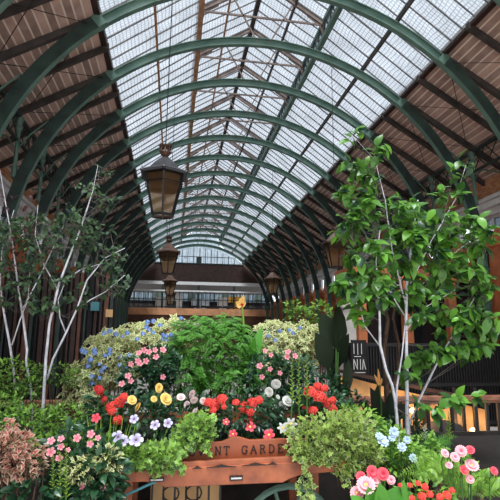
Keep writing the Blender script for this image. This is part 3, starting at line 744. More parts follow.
# tray
zb1 = zb0+.06
b = MB(); b.box((xm, YB+.5, zb1+.02), (xb1-xb0, .95, .03)); b.box((xm, YB+.96, zb1+.1), (xb1-xb0, .03, .22))
b.box((xb0+.02, YB+.5, zb1+.08), (.03, .93, .18)); b.box((xb1-.02, YB+.5, zb1+.08), (.03, .93, .18)); b.build('tray', M['barrow2'], ba)
b = MB(); b.box((xm, YB+.53, zb1+.10), (xb1-xb0-.08, .80, .05)); b.build('soil', M['soil'], ba)
for x in (xb0+.12, xb1-.12):
    for y in (YB+.30, YB+.88):
        b = MB(); b.box((x, y, zb1/2), (.06, .06, zb1)); b.build('leg', M['barrow2'], ba)
# iron grille under the barrow
b = MB(); gx0, gx1 = fxx(150), fxx(225); zc = zb0-.01
b.box(((gx0+gx1)/2, YB+.3, zc-.28), (gx1-gx0, .02, .5)); b.build('under_panel', M['tan'], ba)
b = MB()
for u in range(152, 232, 12):
    x = fxx(u); b.box((x, YB+.2, zc/2), (.013, .013, zc))
for u in (172, 196):
    x = fxx(u); b.tube([(x+.05*math.cos(a), YB+.19, zc-.09+.045*math.sin(a)) for a in [j*math.pi/5 for j in range(11)]], .006, 5)
    b.tube([(x+.05*math.cos(a), YB+.19, zc-.20+.05*math.sin(a)) for a in [j*math.pi/5 for j in range(11)]], .006, 5)
b.build('iron_grille', M['black'], ba)
# wheel of the barrow
b = MB(); wx = fxx(120); rr = .30
for j in range(10):
    a = j*math.pi/5; b.tube([(xm+.42, YB+.22, .33), (xm+.42+rr*math.cos(a), YB+.22, .33+rr*math.sin(a))], .012, 5)
b.tube([(xm+.42+rr*math.cos(a), YB+.22, .33+rr*math.sin(a)) for a in [j*math.pi/12 for j in range(25)]], .022, 6)
b.build('wheel', M['iron'], ba)
b = MB(); b.tube([at(118, 498, 2.95), at(135, 491, 2.96), at(152, 483, 2.97), at(170, 478, 3.05)], .008, 6); b.tube([at(118, 498, 2.95), Vector((at(112, 500, 2.95).x, 2.95, 0))], .008, 6)
tag(b.build('garden_hose', M['teal'], smooth=True), 'thin grey green hose running under the barrow at left', 'hose')

# ------------------------------------------------------------ plants
def rdir():
    while True:
        v = Vector((U(-1, 1), U(-1, 1), U(-1, 1)))
        if .1 < v.length < 1: return v.normalized()
def blob_leaves(mb, blobs, n, L, Wr=.5, kind='small', up=.5, shell=.55, droop=.25):
    """blobs: (u,v,ru,rv,Y,depth) ellipsoids; leaves outward and up"""
    tot = sum(b[2]*b[3] for b in blobs)
    for (u, v, ru, rv, Y, dp) in blobs:
        c = at(u, v, Y); rx_, rz_ = ru*PX(Y), rv*PX(Y)
        for i in range(max(1, int(n*ru*rv/tot))):
            d = rdir(); rad = U(shell, 1)**.6
            if d.y > .35 and R() < .7: d.y = -d.y
            p = c+Vector((d.x*rx_, d.y*dp, d.z*rz_))*rad
            out = Vector((d.x, d.y*.9-.15, d.z*.6+up*.4))+rdir()*.75
            nm = (Vector((0, -.45, 1))+rdir()*.7)
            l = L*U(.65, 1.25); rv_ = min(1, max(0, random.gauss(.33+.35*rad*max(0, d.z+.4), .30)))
            if kind == 'ivy': mb.ivyleaf(p, out, nm+Vector((0, -.8, 0)), l, rv_)
            elif kind == 'big': mb.leaf(p, out, nm, l, l*Wr, droop, .14, rv_, True)
            elif kind == 'spray':
                o2 = Vector((out.x, out.y, out.z*.5+.1)).normalized(); ll = l*2.6; pp = p-o2*ll*.4
                for j in range(1, 9):
                    t = j/8; q = pp+o2*ll*t+Vector((0, 0, -.45*ll*t*t)); sx = o2.cross(Vector((0, -.4, 1))).normalized()
                    for s_ in (-1, 1): mb.leaf(q, o2*.75+sx*s_+Vector((0, 0, -.25)), Vector((0, -.5, 1)), l*(1.0-.55*t), l*.26, .15, .08, min(1, rv_+.25*t))
            elif kind == 'whorl':
                ax = (Vector((d.x*.8, -.75, .75))+rdir()*.5).normalized(); e1 = ax.orthogonal().normalized(); e2 = ax.cross(e1)
                for j in range(6):
                    a = j*1.0472+R()*.6; dd = e1*math.cos(a)+e2*math.sin(a)+ax*.35
                    mb.leaf(p, dd, ax, l*.8, l*Wr*.8, droop, .1, min(1, max(0, rv_+U(-.15, .15))))
            else: mb.leaf(p, out, nm, l, l*Wr, droop, .12, rv_)
def twigs(mb, blobs, base_z, n=10, rad=.006):
    for (u, v, ru, rv, Y, dp) in blobs:
        c = at(u, v, Y)
        for i in range(n):
            d = rdir(); t = c+Vector((d.x*ru, d.z*0, d.z*rv))*PX(Y)*.8+Vector((0, d.y*dp*.7, 0)); s = Vector((c.x+(t.x-c.x)*.35, c.y+(t.y-c.y)*.3, base_z))
            if t.z < base_z+.05: continue
            mb.tube([s, (s+t)/2+rdir()*.03, t], [rad, rad*.8, rad*.4], 4)
def plant(name, label, cat, blobs, n, L, m, base_z, kind='small', Wr=.5, up=.5, group=None, tw=8, stem='bark_b', shell=.5, droop=.25):
    c = at(blobs[0][0], blobs[0][1], blobs[0][4])
    root = empty(name, (c.x, c.y, base_z), label, cat, group)
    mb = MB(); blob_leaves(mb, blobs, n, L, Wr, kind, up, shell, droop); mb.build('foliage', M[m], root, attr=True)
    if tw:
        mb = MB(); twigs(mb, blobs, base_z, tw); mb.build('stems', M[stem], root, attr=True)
    return root
# flower meshes, facing -Y (towards viewer side) before rotation
def fl_simple(n, r, w, cup=.25, point=False, layers=1, jitter=.0):
    mb = MB()
    for ly in range(layers):
        rr = r*(1-ly*.27); cu = cup+ly*.45
        for k in range(n):
            a = 2*math.pi*(k+.5*ly)/n+U(-jitter, jitter); d = Vector((math.cos(a), -cu, math.sin(a)))
            nm = Vector((math.cos(a)*cu, -1, math.sin(a)*cu)); rv = U(.1, .9)
            x = d.cross(nm).normalized(); d = d.normalized()
            ws = [(0, .12), (.45, .85), (.8, 1 if not point else .55), (1, .45 if not point else .02)]
            vs = []; es = []
            for t, ww in ws:
                c = d*rr*t+Vector((0, -.0, 0))+nm.normalized()*(-.12*rr*t*t)
                vs += [c-x*w*rr*.5*ww, c+nm.normalized()*rr*.03, c+x*w*rr*.5*ww]; es += [t, t, t]
            fs = []
            for i in range(3): fs += [(i*3, i*3+3, i*3+4, i*3+1), (i*3+1, i*3+4, i*3+5, i*3+2)]
            mb.add(vs, fs, rv, es)
    return mb
def fl_ball(r, n=16, pr=.55):
    """umbel of small five petalled florets"""
    mb = MB()
    for i in range(n):
        q = math.sqrt((i+.5)/n); a = i*2.399; d = Vector((math.cos(a)*q, -.35-.7*(1-q*q), math.sin(a)*q))
        c = Vector((d.x*r*.78, -r*(.45-.4*q*q)+U(-.06, .06), d.z*r*.78)); d = (d+rdir()*.35).normalized(); rot = d.to_track_quat('-Y', 'Z').to_matrix(); f = fl_simple(5, r*pr, .8, .2, jitter=.25)
        o = len(mb.v); mb.v += [tuple(c+rot @ Vector(v)) for v in f.v]; mb.f += [tuple(i_+o for i_ in ff) for ff in f.f]; mb.r += [U(0, 1)]*len(f.v); mb.e += f.e
    return mb
def fl_rose(r):
    mb = fl_simple(6, r, 1.25, .15, layers=3); return mb
FM = {}
def fmesh(key, mb, m):
    me = mb.build('flower', M[m], attr=True, smooth=False); FM[key] = me.data; bpy.data.objects.remove(me)
fmesh('ger', fl_ball(1, 13, .40), 'p_salmon'); fmesh('gerd', fl_ball(1, 12, .40), 'p_red')
fmesh('yel', fl_rose(1), 'p_yellow'); fmesh('wht', fl_rose(1), 'p_white'); fmesh('blush', fl_rose(1), 'p_blush')
fmesh('pet', fl_simple(5, 1, .8, .15), 'p_lilac'); fmesh('star', fl_simple(6, 1, .62, .1, True), 'p_white')
fmesh('rose', fl_simple(5, 1, .72, .25), 'p_rose'); fmesh('pink', fl_simple(5, 1, .7, .3), 'p_pink')
fmesh('blu', fl_ball(1, 9, .42), 'p_blue'); fmesh('pale', fl_simple(9, 1, .48, .2, layers=2, jitter=.1), 'p_pale')
fmesh('daisy', fl_simple(18, 1, .36, .12, layers=2), 'p_dpink'); fmesh('daisyr', fl_simple(16, 1, .4, .25, layers=2), 'p_rose')
eye = MB(); eye.lathe([(.22, 0), (.2, .1), (.08, .15)], 8); eye.v = [(x, -z, y) for x, y, z in eye.v]; eye = eye.build('eye', M['c_yellow']); EYEM = eye.data; bpy.data.objects.remove(eye)
eye = MB(); eye.lathe([(.2, 0), (.16, .08), (.08, .1)], 8); eye.v = [(x, -z, y) for x, y, z in eye.v]; eye = eye.build('eye', M['c_dark']); EYED = eye.data; bpy.data.objects.remove(eye)
def flower(root, key, u, v, Y, rpx, eye=None, stem=True, tilt=.35, sm='stem', to=None):
    p = at(u, v, Y); r = rpx*PX(Y)
    o = bpy.data.objects.new('flower', FM[key]); C.objects.link(o); o.parent = root
    toc = (Vector((0, 0, EYE))-p).normalized()
    d = (Vector((toc.x*.6, -1, toc.z))+Vector((0, 0, .35))+rdir()*tilt).normalized()
    o.rotation_mode = 'QUATERNION'; o.rotation_quaternion = d.to_track_quat('-Y', 'Z')
    o.location = p-root.location; o.scale = (r, r, r)
    if eye:
        e = bpy.data.objects.new('flower_eye', eye); C.objects.link(e); e.parent = o
    if stem:
        base = to if to else Vector((p.x+(root.location.x-p.x)*.3, p.y+.06, root.location.z))
        s = MB(); s.tube([p-d*.01, p-d*.05+Vector((0, .0, -.03)), (p+base)/2+Vector((0, .04, 0)), base], .004, 4); s.build('flower_stem', M[sm], root, attr=True)
    return o
ZBT = zb1+.12            # soil of the barrow

# --- behind: variegated bushes, feathery bush
vl = plant('variegated_bush', 'cream edged leafy bush with small blue flowers, left of the feathery bush', 'bush',
      [(150, 350, 38, 26, 4.55, .28), (110, 362, 30, 30, 4.5, .28), (85, 385, 22, 22, 4.4, .25), (175, 332, 28, 14, 4.7, .2), (125, 335, 26, 12, 4.7, .2)], 470, .070, 'l_var', .76, Wr=.5, kind='whorl', shell=.25, group='variegated bushes')
for u, v in ((104, 333), (116, 334), (127, 333), (137, 339), (153, 321), (160, 325), (147, 322), (120, 357), (85, 352), (90, 360), (82, 350), (101, 371), (92, 383), (171, 335), (163, 335), (129, 355), (146, 327), (181, 318), (94, 350), (110, 331), (88, 366), (97, 391)):
    flower(vl, 'blu', u, v, 4.25, 2.9, stem=False)
vr = plant('variegated_bush', 'cream edged leafy bush right of the feathery bush, beside dark canna leaves', 'bush',
      [(290, 350, 34, 26, 4.55, .28), (275, 335, 20, 18, 4.6, .2), (312, 345, 20, 26, 4.5, .2), (270, 365, 20, 20, 4.5, .2), (300, 335, 22, 14, 4.6, .2)], 330, .072, 'l_var', .76, Wr=.5, kind='whorl', shell=.25, group='variegated bushes')
for u, v in ((268, 336), (280, 331), (275, 340), (293, 333), (300, 328), (289, 330), (318, 335)): flower(vr, 'blu', u, v, 4.25, 2.6, stem=False)
fb = plant('feathery_bush', 'large bright green feathery bush at the centre above the flowers', 'bush',
      [(212, 352, 44, 34, 4.3, .32), (195, 345, 28, 24, 4.3, .3), (235, 345, 24, 24, 4.3, .3), (185, 372, 30, 20, 4.2, .25), (235, 378, 34, 18, 4.15, .25), (205, 325, 34, 10, 4.4, .2), (222, 320, 18, 7, 4.4, .15)], 1150, .046, 'l_fern', .76, kind='spray', up=.3, shell=.5)
for u, v in ((177, 326), (185, 325), (196, 324), (200, 326), (214, 324), (220, 324), (183, 328)): flower(vl, 'blush', u, v, 4.6, 2.6, stem=False)
plant('far_shrub', 'green shrub behind the right variegated bush, in front of the terracotta piers', 'shrub',
      [(300, 318, 16, 12, 5.0, .2), (318, 312, 14, 10, 5.0, .2), (292, 308, 8, 8, 5.0, .12)], 420, .05, 'l_mid', .76)
def camellia(label, blobs, fl, n=700):
    p = plant('dark_leaf_shrub', label, 'shrub', blobs, n, .06, 'l_dark', .76, Wr=.5, kind='big', group='dark leaved pink flowering shrubs')
    for u, v in fl: flower(p, 'pink', u, v, 3.75, U(2.4, 3.6), stem=False)
camellia('dark leaved shrub with small pink flowers below the left variegated bush', [(145, 378, 24, 24, 4.0, .2), (160, 365, 18, 18, 4.0, .15)],
         ((138, 361), (146, 361), (149, 352), (140, 364), (131, 364), (122, 384), (131, 381), (163, 377), (128, 376), (155, 350), (163, 350), (144, 350), (156, 357), (139, 353)))
camellia('dark leaved shrub with small pink flowers below the right variegated bush', [(270, 378, 26, 24, 4.0, .2), (290, 375, 24, 24, 4.0, .2), (330, 400, 20, 30, 4.1, .2)],
         ((265, 351), (271, 355), (288, 352), (287, 357), (295, 356), (280, 373), (262, 377), (270, 369), (260, 366)), 1000)
# --- snapdragon spikes
def spike(name, label, u, v0, v1, Y, base_z, m='l_lime', rp=3.2, group=None, n=26):
    a = at(u, v1, Y); t = at(u, v0, Y); root = empty(name, (a.x, Y, base_z), label, 'flower spike', group)
    s = MB(); s.tube([(a.x+U(-.02, .02), Y, base_z), a, t], [.006, .005, .002], 5); s.build('stem', M['stem'], root, attr=True)
    mb = MB()
    for i in range(n):
        q = i/n; p = a.lerp(t, q); al = i*2.4; r = rp*PX(Y)*(1-q*.65)
        mb.leaf(p, Vector((math.cos(al), math.sin(al), .9)), Vector((0, 0, 1)), r*2.0, r*.9, .1, .3, U(.3, 1))
    mb.build('spike_buds', M[m], root, attr=True)
    return root
for u, v0, v1, lb in ((292, 358, 402, 'leftmost of the three lime green spikes above the white roses'), (299, 352, 408, 'middle one of the three lime green spikes above the white roses'), (307, 356, 400, 'rightmost of the three lime green spikes above the white roses')):
    spike('green_spike', lb, u, v0, v1, 3.22, ZBT, rp=3.4, group='lime green flower spikes')
for u, v0, v1, lb in ((53, 455, 500, 'leftmost of the three green yellow spikes at the bottom left'), (60, 452, 500, 'middle one of the three green yellow spikes at the bottom left'), (66, 450, 498, 'rightmost of the three green yellow spikes at the bottom left')):
    spike('green_spike', lb, u, v0, v1, 2.62, .38, rp=3.4, group='green yellow flower spikes', n=34)

# --- barrow flowers
YFm = 3.45
base = plant('bedding_foliage', 'dark green bedding leaves filling the barrow between the flowers', 'bedding plants',
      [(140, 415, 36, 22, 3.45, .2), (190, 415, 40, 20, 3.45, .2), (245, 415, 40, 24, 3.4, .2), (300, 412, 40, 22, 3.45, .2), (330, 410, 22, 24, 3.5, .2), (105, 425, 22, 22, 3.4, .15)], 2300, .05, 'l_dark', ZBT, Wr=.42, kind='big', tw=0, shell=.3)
base['kind'] = 'stuff'
def ger(label, pts, key='ger', grp='salmon red geraniums'):
    c = at(pts[0][0], pts[0][1], 3.3); root = empty('geranium', (c.x, 3.38, ZBT), label, 'flower', grp)
    for u, v, r in pts: flower(root, key, u, v, U(3.22, 3.32), r)
    mb = MB(); blob_leaves(mb, [(pts[0][0], pts[0][1]+12, 12, 10, 3.4, .08)], 26, .05, .9, 'big'); mb.build('foliage', M['l_dark'], root, attr=True)
ger('salmon red geranium cluster left of the yellow roses', [(111, 407, 6), (120, 402, 6), (113, 411, 5), (124, 397, 4.5), (118, 420, 5)])
ger('dark red geranium cluster, furthest left of the red ones', [(99, 390, 5.5), (104, 399, 3.5)], 'gerd')
ger('salmon red geranium in the middle left, below the feathery bush', [(214, 405, 6.5), (222, 399, 6), (209, 402, 5), (213, 410, 4), (224, 407, 3), (228, 414, 0.1)])
ger('salmon red geranium at the middle, above the trumpet flowers', [(243, 407, 6), (253, 402, 6), (236, 402, 4), (259, 400, 4.5), (250, 412, 5), (248, 420, 4.5)])
ger('largest salmon red geranium, at the right end of the barrow', [(310, 391, 7), (320, 396, 7.5), (328, 403, 6), (313, 410, 5.5), (333, 409, 5), (325, 388, 4), (333, 400, 4), (318, 386, 5), (305, 407, 3)])
def group_flowers(name, label, cat, key, pts, Y=3.3, ey=None, grp=None, bz=None, leafm='l_dark', tilt=.35, stem=True):
    bz = ZBT if bz is None else bz
    cu = sum(p[0] for p in pts)/len(pts); cv = sum(p[1] for p in pts)/len(pts); c = at(cu, cv, Y)
    root = empty(name, (c.x, Y+.06, bz), label, cat, grp)
    for u, v, r in pts: flower(root, key, u, v, Y+U(-.04, .04), r, ey, tilt=tilt, stem=stem)
    mb = MB(); blob_leaves(mb, [(cu, cv+8, 12, 8, Y+.08, .05)], 16, .045, .5, 'big'); mb.build('foliage', M[leafm], root, attr=True)
    return root
group_flowers('yellow_rose', 'plant with golden yellow double blooms left of the pale roses', 'flower', 'yel', [(132, 400, 4.6), (138, 407, 4.8), (166, 399, 6.2), (159, 388, 4.6), (154, 399, 3.2)], tilt=1.0)
group_flowers('pale_rose', 'plant with pale pink and white blooms under the feathery bush', 'flower', 'blush', [(181, 397, 4.2), (192, 394, 4), (194, 400, 3.8), (203, 401, 3.5), (187, 405, 3.8), (195, 411, 2.6)], tilt=.9)
group_flowers('lilac_petunia', 'lilac petunia with dark eyes above the left ivy', 'flower', 'pet', [(118, 437, 6), (123, 441, 6), (136, 440, 7), (134, 419, 4.5), (155, 425, 5), (168, 423, 4.5)], 2.93, EYED, bz=zb1+.1)
group_flowers('red_trumpet_flower', 'coral trumpet flowers above the name board', 'flower', 'rose', [(250, 427, 6), (269, 435, 6.2), (233, 434, 4.5), (226, 422, 3.8)], 3.18, EYEM)
group_flowers('white_star_flower', 'white star shaped flowers at the right of the name board', 'flower', 'star', [(283, 428, 6.2), (291, 424, 6.8), (314, 426, 6)], 3.2, EYEM)
group_flowers('white_rose', 'plant with white double blooms left of the big right geranium', 'flower', 'wht', [(269, 392, 4.8), (276, 384, 5), (288, 401, 6), (282, 404, 3.2), (278, 397, 2.4)], 3.3, tilt=.8)
# --- ivies
def ivy(label, blobs, n, L, m, bz, trails=()):
    root = plant('ivy', label, 'ivy', blobs, n, L, m, bz, kind='ivy', tw=4, stem='stem', shell=.25, group='ivy plants')
    for i, tr in enumerate(trails):
        pts = [at(u, v, Y) for u, v, Y in tr]
        s = MB(); s.tube(pts, .004, 4); s.build('trailing_stem', M['stem'], root, attr=True)
        mb = MB()
        for a, b_ in zip(pts[:-1], pts[1:]):
            for k in range(12):
                p = a.lerp(b_, R())+rdir()*.025; mb.ivyleaf(p, Vector((U(-1, 1), -.5, U(-.9, .3))), Vector((U(-.4, .4), -1, .4)), L*U(.7, 1.1), R())
        mb.build('trailing_leaves', M[m], root, attr=True)
    return root
ivy('bright ivy spilling over the left end of the barrow rail', [(135, 456, 30, 13, 2.98, .10), (162, 457, 22, 13, 2.98, .1), (115, 460, 22, 13, 2.98, .1), (100, 452, 18, 14, 3.05, .1)], 1000, .034, 'l_ivy', ZBT, (((150, 462, 2.95), (158, 474, 2.94)), ((178, 462, 2.95), (180, 470, 2.94))))
ivy('bright leafy ivy left of the name board', [(195, 427, 16, 15, 3.08, .08), (185, 440, 14, 14, 3.08, .08), (205, 430, 10, 18, 3.06, .05), (178, 448, 10, 8, 3.05, .06)], 520, .034, 'l_ivy', ZBT, (((190, 440, 3.02), (186, 455, 3.0)), ((204, 440, 3.02), (206, 452, 3.02))))
ivy('white edged ivy tumbling down at the right end of the barrow', [(310, 436, 24, 18, 3.05, .12), (338, 436, 28, 24, 3.05, .14), (362, 450, 22, 20, 3.05, .12), (350, 425, 24, 16, 3.1, .12), (300, 452, 14, 12, 3.02, .08), (320, 458, 20, 8, 2.98, .06), (345, 466, 14, 12, 2.98, .06)], 1500, .034, 'l_ivy2', ZBT,
    (((300, 455, 2.95), (303, 468, 2.93)), ((306, 470, 2.94), (310, 485, 2.93), (309, 500, 2.93)), ((300, 478, 2.94), (303, 500, 2.93)), ((344, 470, 2.94), (347, 488, 2.93))))
plant('hedge_shrub', 'light green leafy shrub filling the bed right of the barrow', 'shrub',
      [(355, 428, 30, 20, 3.35, .2), (385, 445, 28, 20, 3.3, .2), (340, 420, 20, 14, 3.4, .15), (400, 460, 28, 18, 3.2, .2), (375, 462, 22, 14, 3.15, .15), (425, 455, 20, 20, 3.4, .15)], 2300, .044, 'l_mid', .56, Wr=.55)

# --- left beds
plant('green_hedge', 'low green leafy hedge behind the bench height rail at the left', 'hedge',
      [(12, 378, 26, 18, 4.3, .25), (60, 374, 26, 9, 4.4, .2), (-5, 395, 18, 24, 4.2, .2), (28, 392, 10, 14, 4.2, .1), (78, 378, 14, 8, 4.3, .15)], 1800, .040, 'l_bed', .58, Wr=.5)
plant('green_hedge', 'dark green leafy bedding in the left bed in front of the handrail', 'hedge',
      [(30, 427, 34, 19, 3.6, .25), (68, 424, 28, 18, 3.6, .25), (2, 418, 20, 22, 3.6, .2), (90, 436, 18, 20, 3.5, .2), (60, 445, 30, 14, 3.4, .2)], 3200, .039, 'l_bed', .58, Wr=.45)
cr = plant('croton_plant', 'pink and cream croton at the bottom left corner', 'plant',
      [(5, 455, 24, 20, 2.7, .12), (28, 462, 18, 14, 2.7, .12), (0, 435, 12, 14, 2.75, .1), (15, 445, 16, 12, 2.75, .1)], 620, .038, 'l_croton', .38, Wr=.6, up=.1)
pk = plant('pink_flower_plant', 'dark leaved plant with small pink flowers at the lower left', 'plant',
      [(75, 455, 26, 22, 2.85, .15), (98, 470, 24, 22, 2.8, .15), (95, 490, 26, 14, 2.75, .12), (40, 490, 24, 16, 2.7, .12), (70, 485, 20, 18, 2.8, .1)], 700, .062, 'l_dark', .38, Wr=.55, kind='big')
for u, v, r in ((51, 441, 4), (61, 439, 3.5), (51, 452, 4.5), (77, 438, 4), (91, 434, 4), (96, 418, 4.5), (98, 438, 3), (90, 444, 3.4), (61, 447, 3.4), (59, 458, 3.5), (68, 450, 2.5), (82, 487, 3), (103, 488, 3)):
    flower(pk, 'pink' if u != 96 else 'rose', u, v, 2.66, r, stem=False)
plant('small_leaf_clump', 'clump of fine yellow green leaves left of the hose', 'plant', [(105, 462, 16, 12, 2.78, .08), (80, 470, 14, 10, 2.7, .08)], 300, .036, 'l_var', .38, Wr=.5)
mb_root = empty('blade_plant', (at(105, 430, 3.2).x, 3.2, .42), 'tuft of upright blade leaves beside the lilac petunia', 'plant')
mb = MB()
for i in range(26):
    p = at(105+U(-6, 10), 432, 3.2); mb.leaf(Vector((p.x, 3.2+U(-.05, .05), .42)), Vector((U(-.25, .25), U(-.2, 0), 1)), Vector((0, -1, .1)), (p.z-.42)+U(.0, .16), .018, .05, .1, R(), True)
mb.build('foliage', M['l_lime'], mb_root, attr=True)

random.seed(41)
for i in range(34):
    u = U(88, 178); v = U(322, 385)
    if v < 322+(178-u)*.25 or (u > 128 and v > 345): continue
    flower(vl, 'blu', u, v, 4.2, U(2, 3), stem=False)
bs = empty('brown_stem_shrub', (at(389, 420, 4.25).x, 4.25, .56), 'brown stemmed shrub rising just behind the pale trunks', 'shrub')
b = MB(); b.tube([(at(389, 420, 4.25).x, 4.25, .56), at(388, 410, 4.25), at(386, 380, 4.25), at(384, 350, 4.25), at(388, 320, 4.25), at(381, 292, 4.25), at(384, 270, 4.25)], [.03, .028, .026, .022, .018, .012, .006], 7); b.build('trunk', M['bark_b'], bs, smooth=True)
b = MB(); b.tube([at(387, 392, 4.25), at(398, 372, 4.22), at(399, 345, 4.2), at(393, 318, 4.2), at(398, 292, 4.2)], [.02, .018, .014, .01, .005], 7); b.build('branch', M['bark_b'], bs, smooth=True)
mb = MB(); blob_leaves(mb, [(384, 285, 14, 14, 4.25, .1), (398, 300, 12, 12, 4.2, .1)], 50, .08, .55, 'big'); mb.build('foliage', M['l_dark'], bs, attr=True)
# --- canna
def big_leaf_plant(name, label, leaves, m, Y, bz, cat='plant', grp=None, stems=True):
    root = empty(name, (at(leaves[0][0], leaves[0][1], Y).x, Y, bz), label, cat, grp)
    s = MB()
    for (u0, v0, u1, v1, w) in leaves:
        a = at(u0, v0, Y+U(-.08, .08)); t = at(u1, v1, Y+U(-.2, .02)); d = t-a
        mb = MB(); mb.leaf(a, d, Vector((U(-.5, .5), -1, .5)), d.length, w*PX(Y), .08, .10, R(), True); mb.build('leaf', M[m], root, attr=True, smooth=True)
        s.tube([a, (a+Vector((root.location.x, Y, bz)))/2+Vector((0, .03, .05)), (root.location.x, Y, bz)], .008, 5)
    if stems: s.build('stems', M['stem'], root, attr=True)
    return root
big_leaf_plant('dark_canna', 'canna with broad blackish purple leaves right of the variegated bush', [(336, 348, 322, 312, 24), (338, 352, 340, 302, 22), (330, 368, 317, 333, 22), (332, 370, 348, 335, 16), (338, 395, 328, 352, 16), (345, 395, 350, 358, 12)], 'l_canna', 4.1, .6)
big_leaf_plant('dark_canna', 'tall dark leaved plant behind the white trunks beside the orange bud', [(385, 425, 372, 388, 16), (388, 425, 392, 392, 14), (378, 425, 362, 402, 14), (390, 428, 402, 402, 12), (372, 420, 380, 380, 8)], 'l_canna', 4.2, .56)
big_leaf_plant('dark_canna', 'small dark leaf shoot beneath the orange canna bloom', [(248, 352, 240, 326, 13), (248, 352, 256, 330, 8)], 'l_canna', 4.35, .76)
big_leaf_plant('bright_canna', 'bright green broad leaf at the right edge of the feathery bush', [(247, 372, 262, 326, 13), (250, 366, 254, 338, 9), (256, 392, 252, 358, 9)], 'l_cannag', 4.15, .76)
oc = empty('canna_bloom', (at(243, 322, 4.3).x, 4.3, .76), 'tall single orange and yellow canna bloom at the centre', 'flower')
s = MB(); s.tube([(at(243, 322, 4.3).x, 4.3, .76), at(243.5, 322, 4.3), at(242, 305, 4.3)], [.012, .011, .009], 6); s.build('flower_stem', M['l_lime'], oc, attr=True)
mb = MB(); c = at(241, 306, 4.28)
for ang, ln, wd in ((100, .085, .06), (150, .075, .06), (60, .075, .055), (80, .12, .04), (185, .06, .05), (30, .055, .045)):
    a = math.radians(ang); mb.leaf(c, Vector((math.cos(a), -.45, math.sin(a))), Vector((0, -1, .2)), ln, wd, -.1, .2, .9 if ang != 60 else .1, True)
mb.build('petals', M['p_orange'], oc, attr=True, smooth=True)
mb = MB(); mb.leaf(c+Vector((.0, -.03, 0)), Vector((.15, -.6, .3)), Vector((0, -1, .3)), .04, .035, 0, .2, 0, True); mb.build('throat', M['p_salmon'], oc, attr=True)
bo = empty('orange_bud', (at(377, 380, 4.0).x, 4.0, .56), 'orange and yellow pointed bloom in front of the tan counter', 'flower')
s = MB(); s.tube([(at(380, 400, 4.0).x, 4.0, .56), at(381, 400, 4), at(379, 384, 4.0)], .006, 5); s.build('flower_stem', M['stem'], bo, attr=True)
mb = MB(); c = at(379, 386, 4.0)
for du, dv in ((-5, -12), (-1, -18), (3, -8)): t = at(379+du, 386+dv, 3.98); mb.leaf(c, t-c, Vector((0, -1, .2)), (t-c).length, .025, 0, .3, R(), True)
mb.build('petals', M['p_orange'], bo, attr=True)

# --- right beds
pb_ = plant('pale_blue_flower', 'pale blue flower heads at the foot of the white trunks', 'flower', [(395, 452, 18, 12, 3.1, .1)], 120, .04, 'l_mid', .56)
for u, v, r in ((383, 441, 6.5), (394, 432, 5.5), (392, 438, 4), (402, 447, 5), (413, 458, 4.5), (407, 440, 4), (379, 436, 4)): flower(pb_, 'pale', u, v, 2.98, r, EYEM if r > 6 else None)
dz = empty('pink_daisy', (at(372, 490, 2.55).x, 2.6, .32), 'pink daisies with broad green leaves at the bottom right of the barrow', 'flower')
for u, v, r, k in ((366, 485, 9.5, 'daisy'), (361, 477, 5.5, 'daisyr'), (372, 472, 6.5, 'daisyr'), (383, 474, 6.5, 'daisyr'), (375, 481, 6, 'daisy'), (357, 493, 7, 'daisy'), (391, 480, 4.5, 'daisy')): flower(dz, k, u, v, 2.52+U(-.03, .03), r, EYEM if r > 6.4 and k == 'daisy' else None)
mb = MB()
for a in ((374, 512, 369, 488, 17), (380, 512, 381, 484, 20), (388, 510, 398, 487, 18), (395, 512, 410, 492, 17), (366, 512, 352, 496, 14), (398, 512, 404, 481, 15)):
    p = at(a[0], a[1], 2.5); t = at(a[2], a[3], 2.46); mb.leaf(p, t-p, Vector((U(-.3, .3), -.8, .6)), (t-p).length, a[4]*PX(2.5), .1, .14, R(), True)
mb.build('foliage', M['l_cannag'], dz, attr=True, smooth=True)
d2 = plant('pink_daisy', 'rosy pink daisies in the fern at the right edge', 'flower', [(455, 470, 24, 14, 2.95, .1)], 200, .04, 'l_mid', .34)
for u, v, r, k in ((472, 465, 7, 'daisy'), (461, 451, 6, 'daisy'), (470, 450, 5, 'daisyr'), (455, 457, 5, 'daisy'), (464, 470, 5, 'daisyr'), (445, 453, 4.5, 'daisy'), (470, 479, 4.5, 'daisy'), (494, 471, 4.5, 'daisyr'), (449, 465, 4, 'daisy')): flower(d2, k, u, v, 2.5, r, EYEM if r > 6.5 else None)
rd = plant('red_bedding_flower', 'small red flowers at the very bottom right', 'flower', [(425, 495, 30, 12, 2.55, .1)], 160, .04, 'l_mid', .34)
for u, v, r in ((418, 483, 4), (425, 487, 5), (422, 496, 6), (430, 494, 5), (440, 497, 5), (447, 495, 6), (412, 498, 4), (410, 485, 3.5), (400, 485, 3), (452, 490, 4)): flower(rd, 'ger', u, v, 2.45, r*.8)
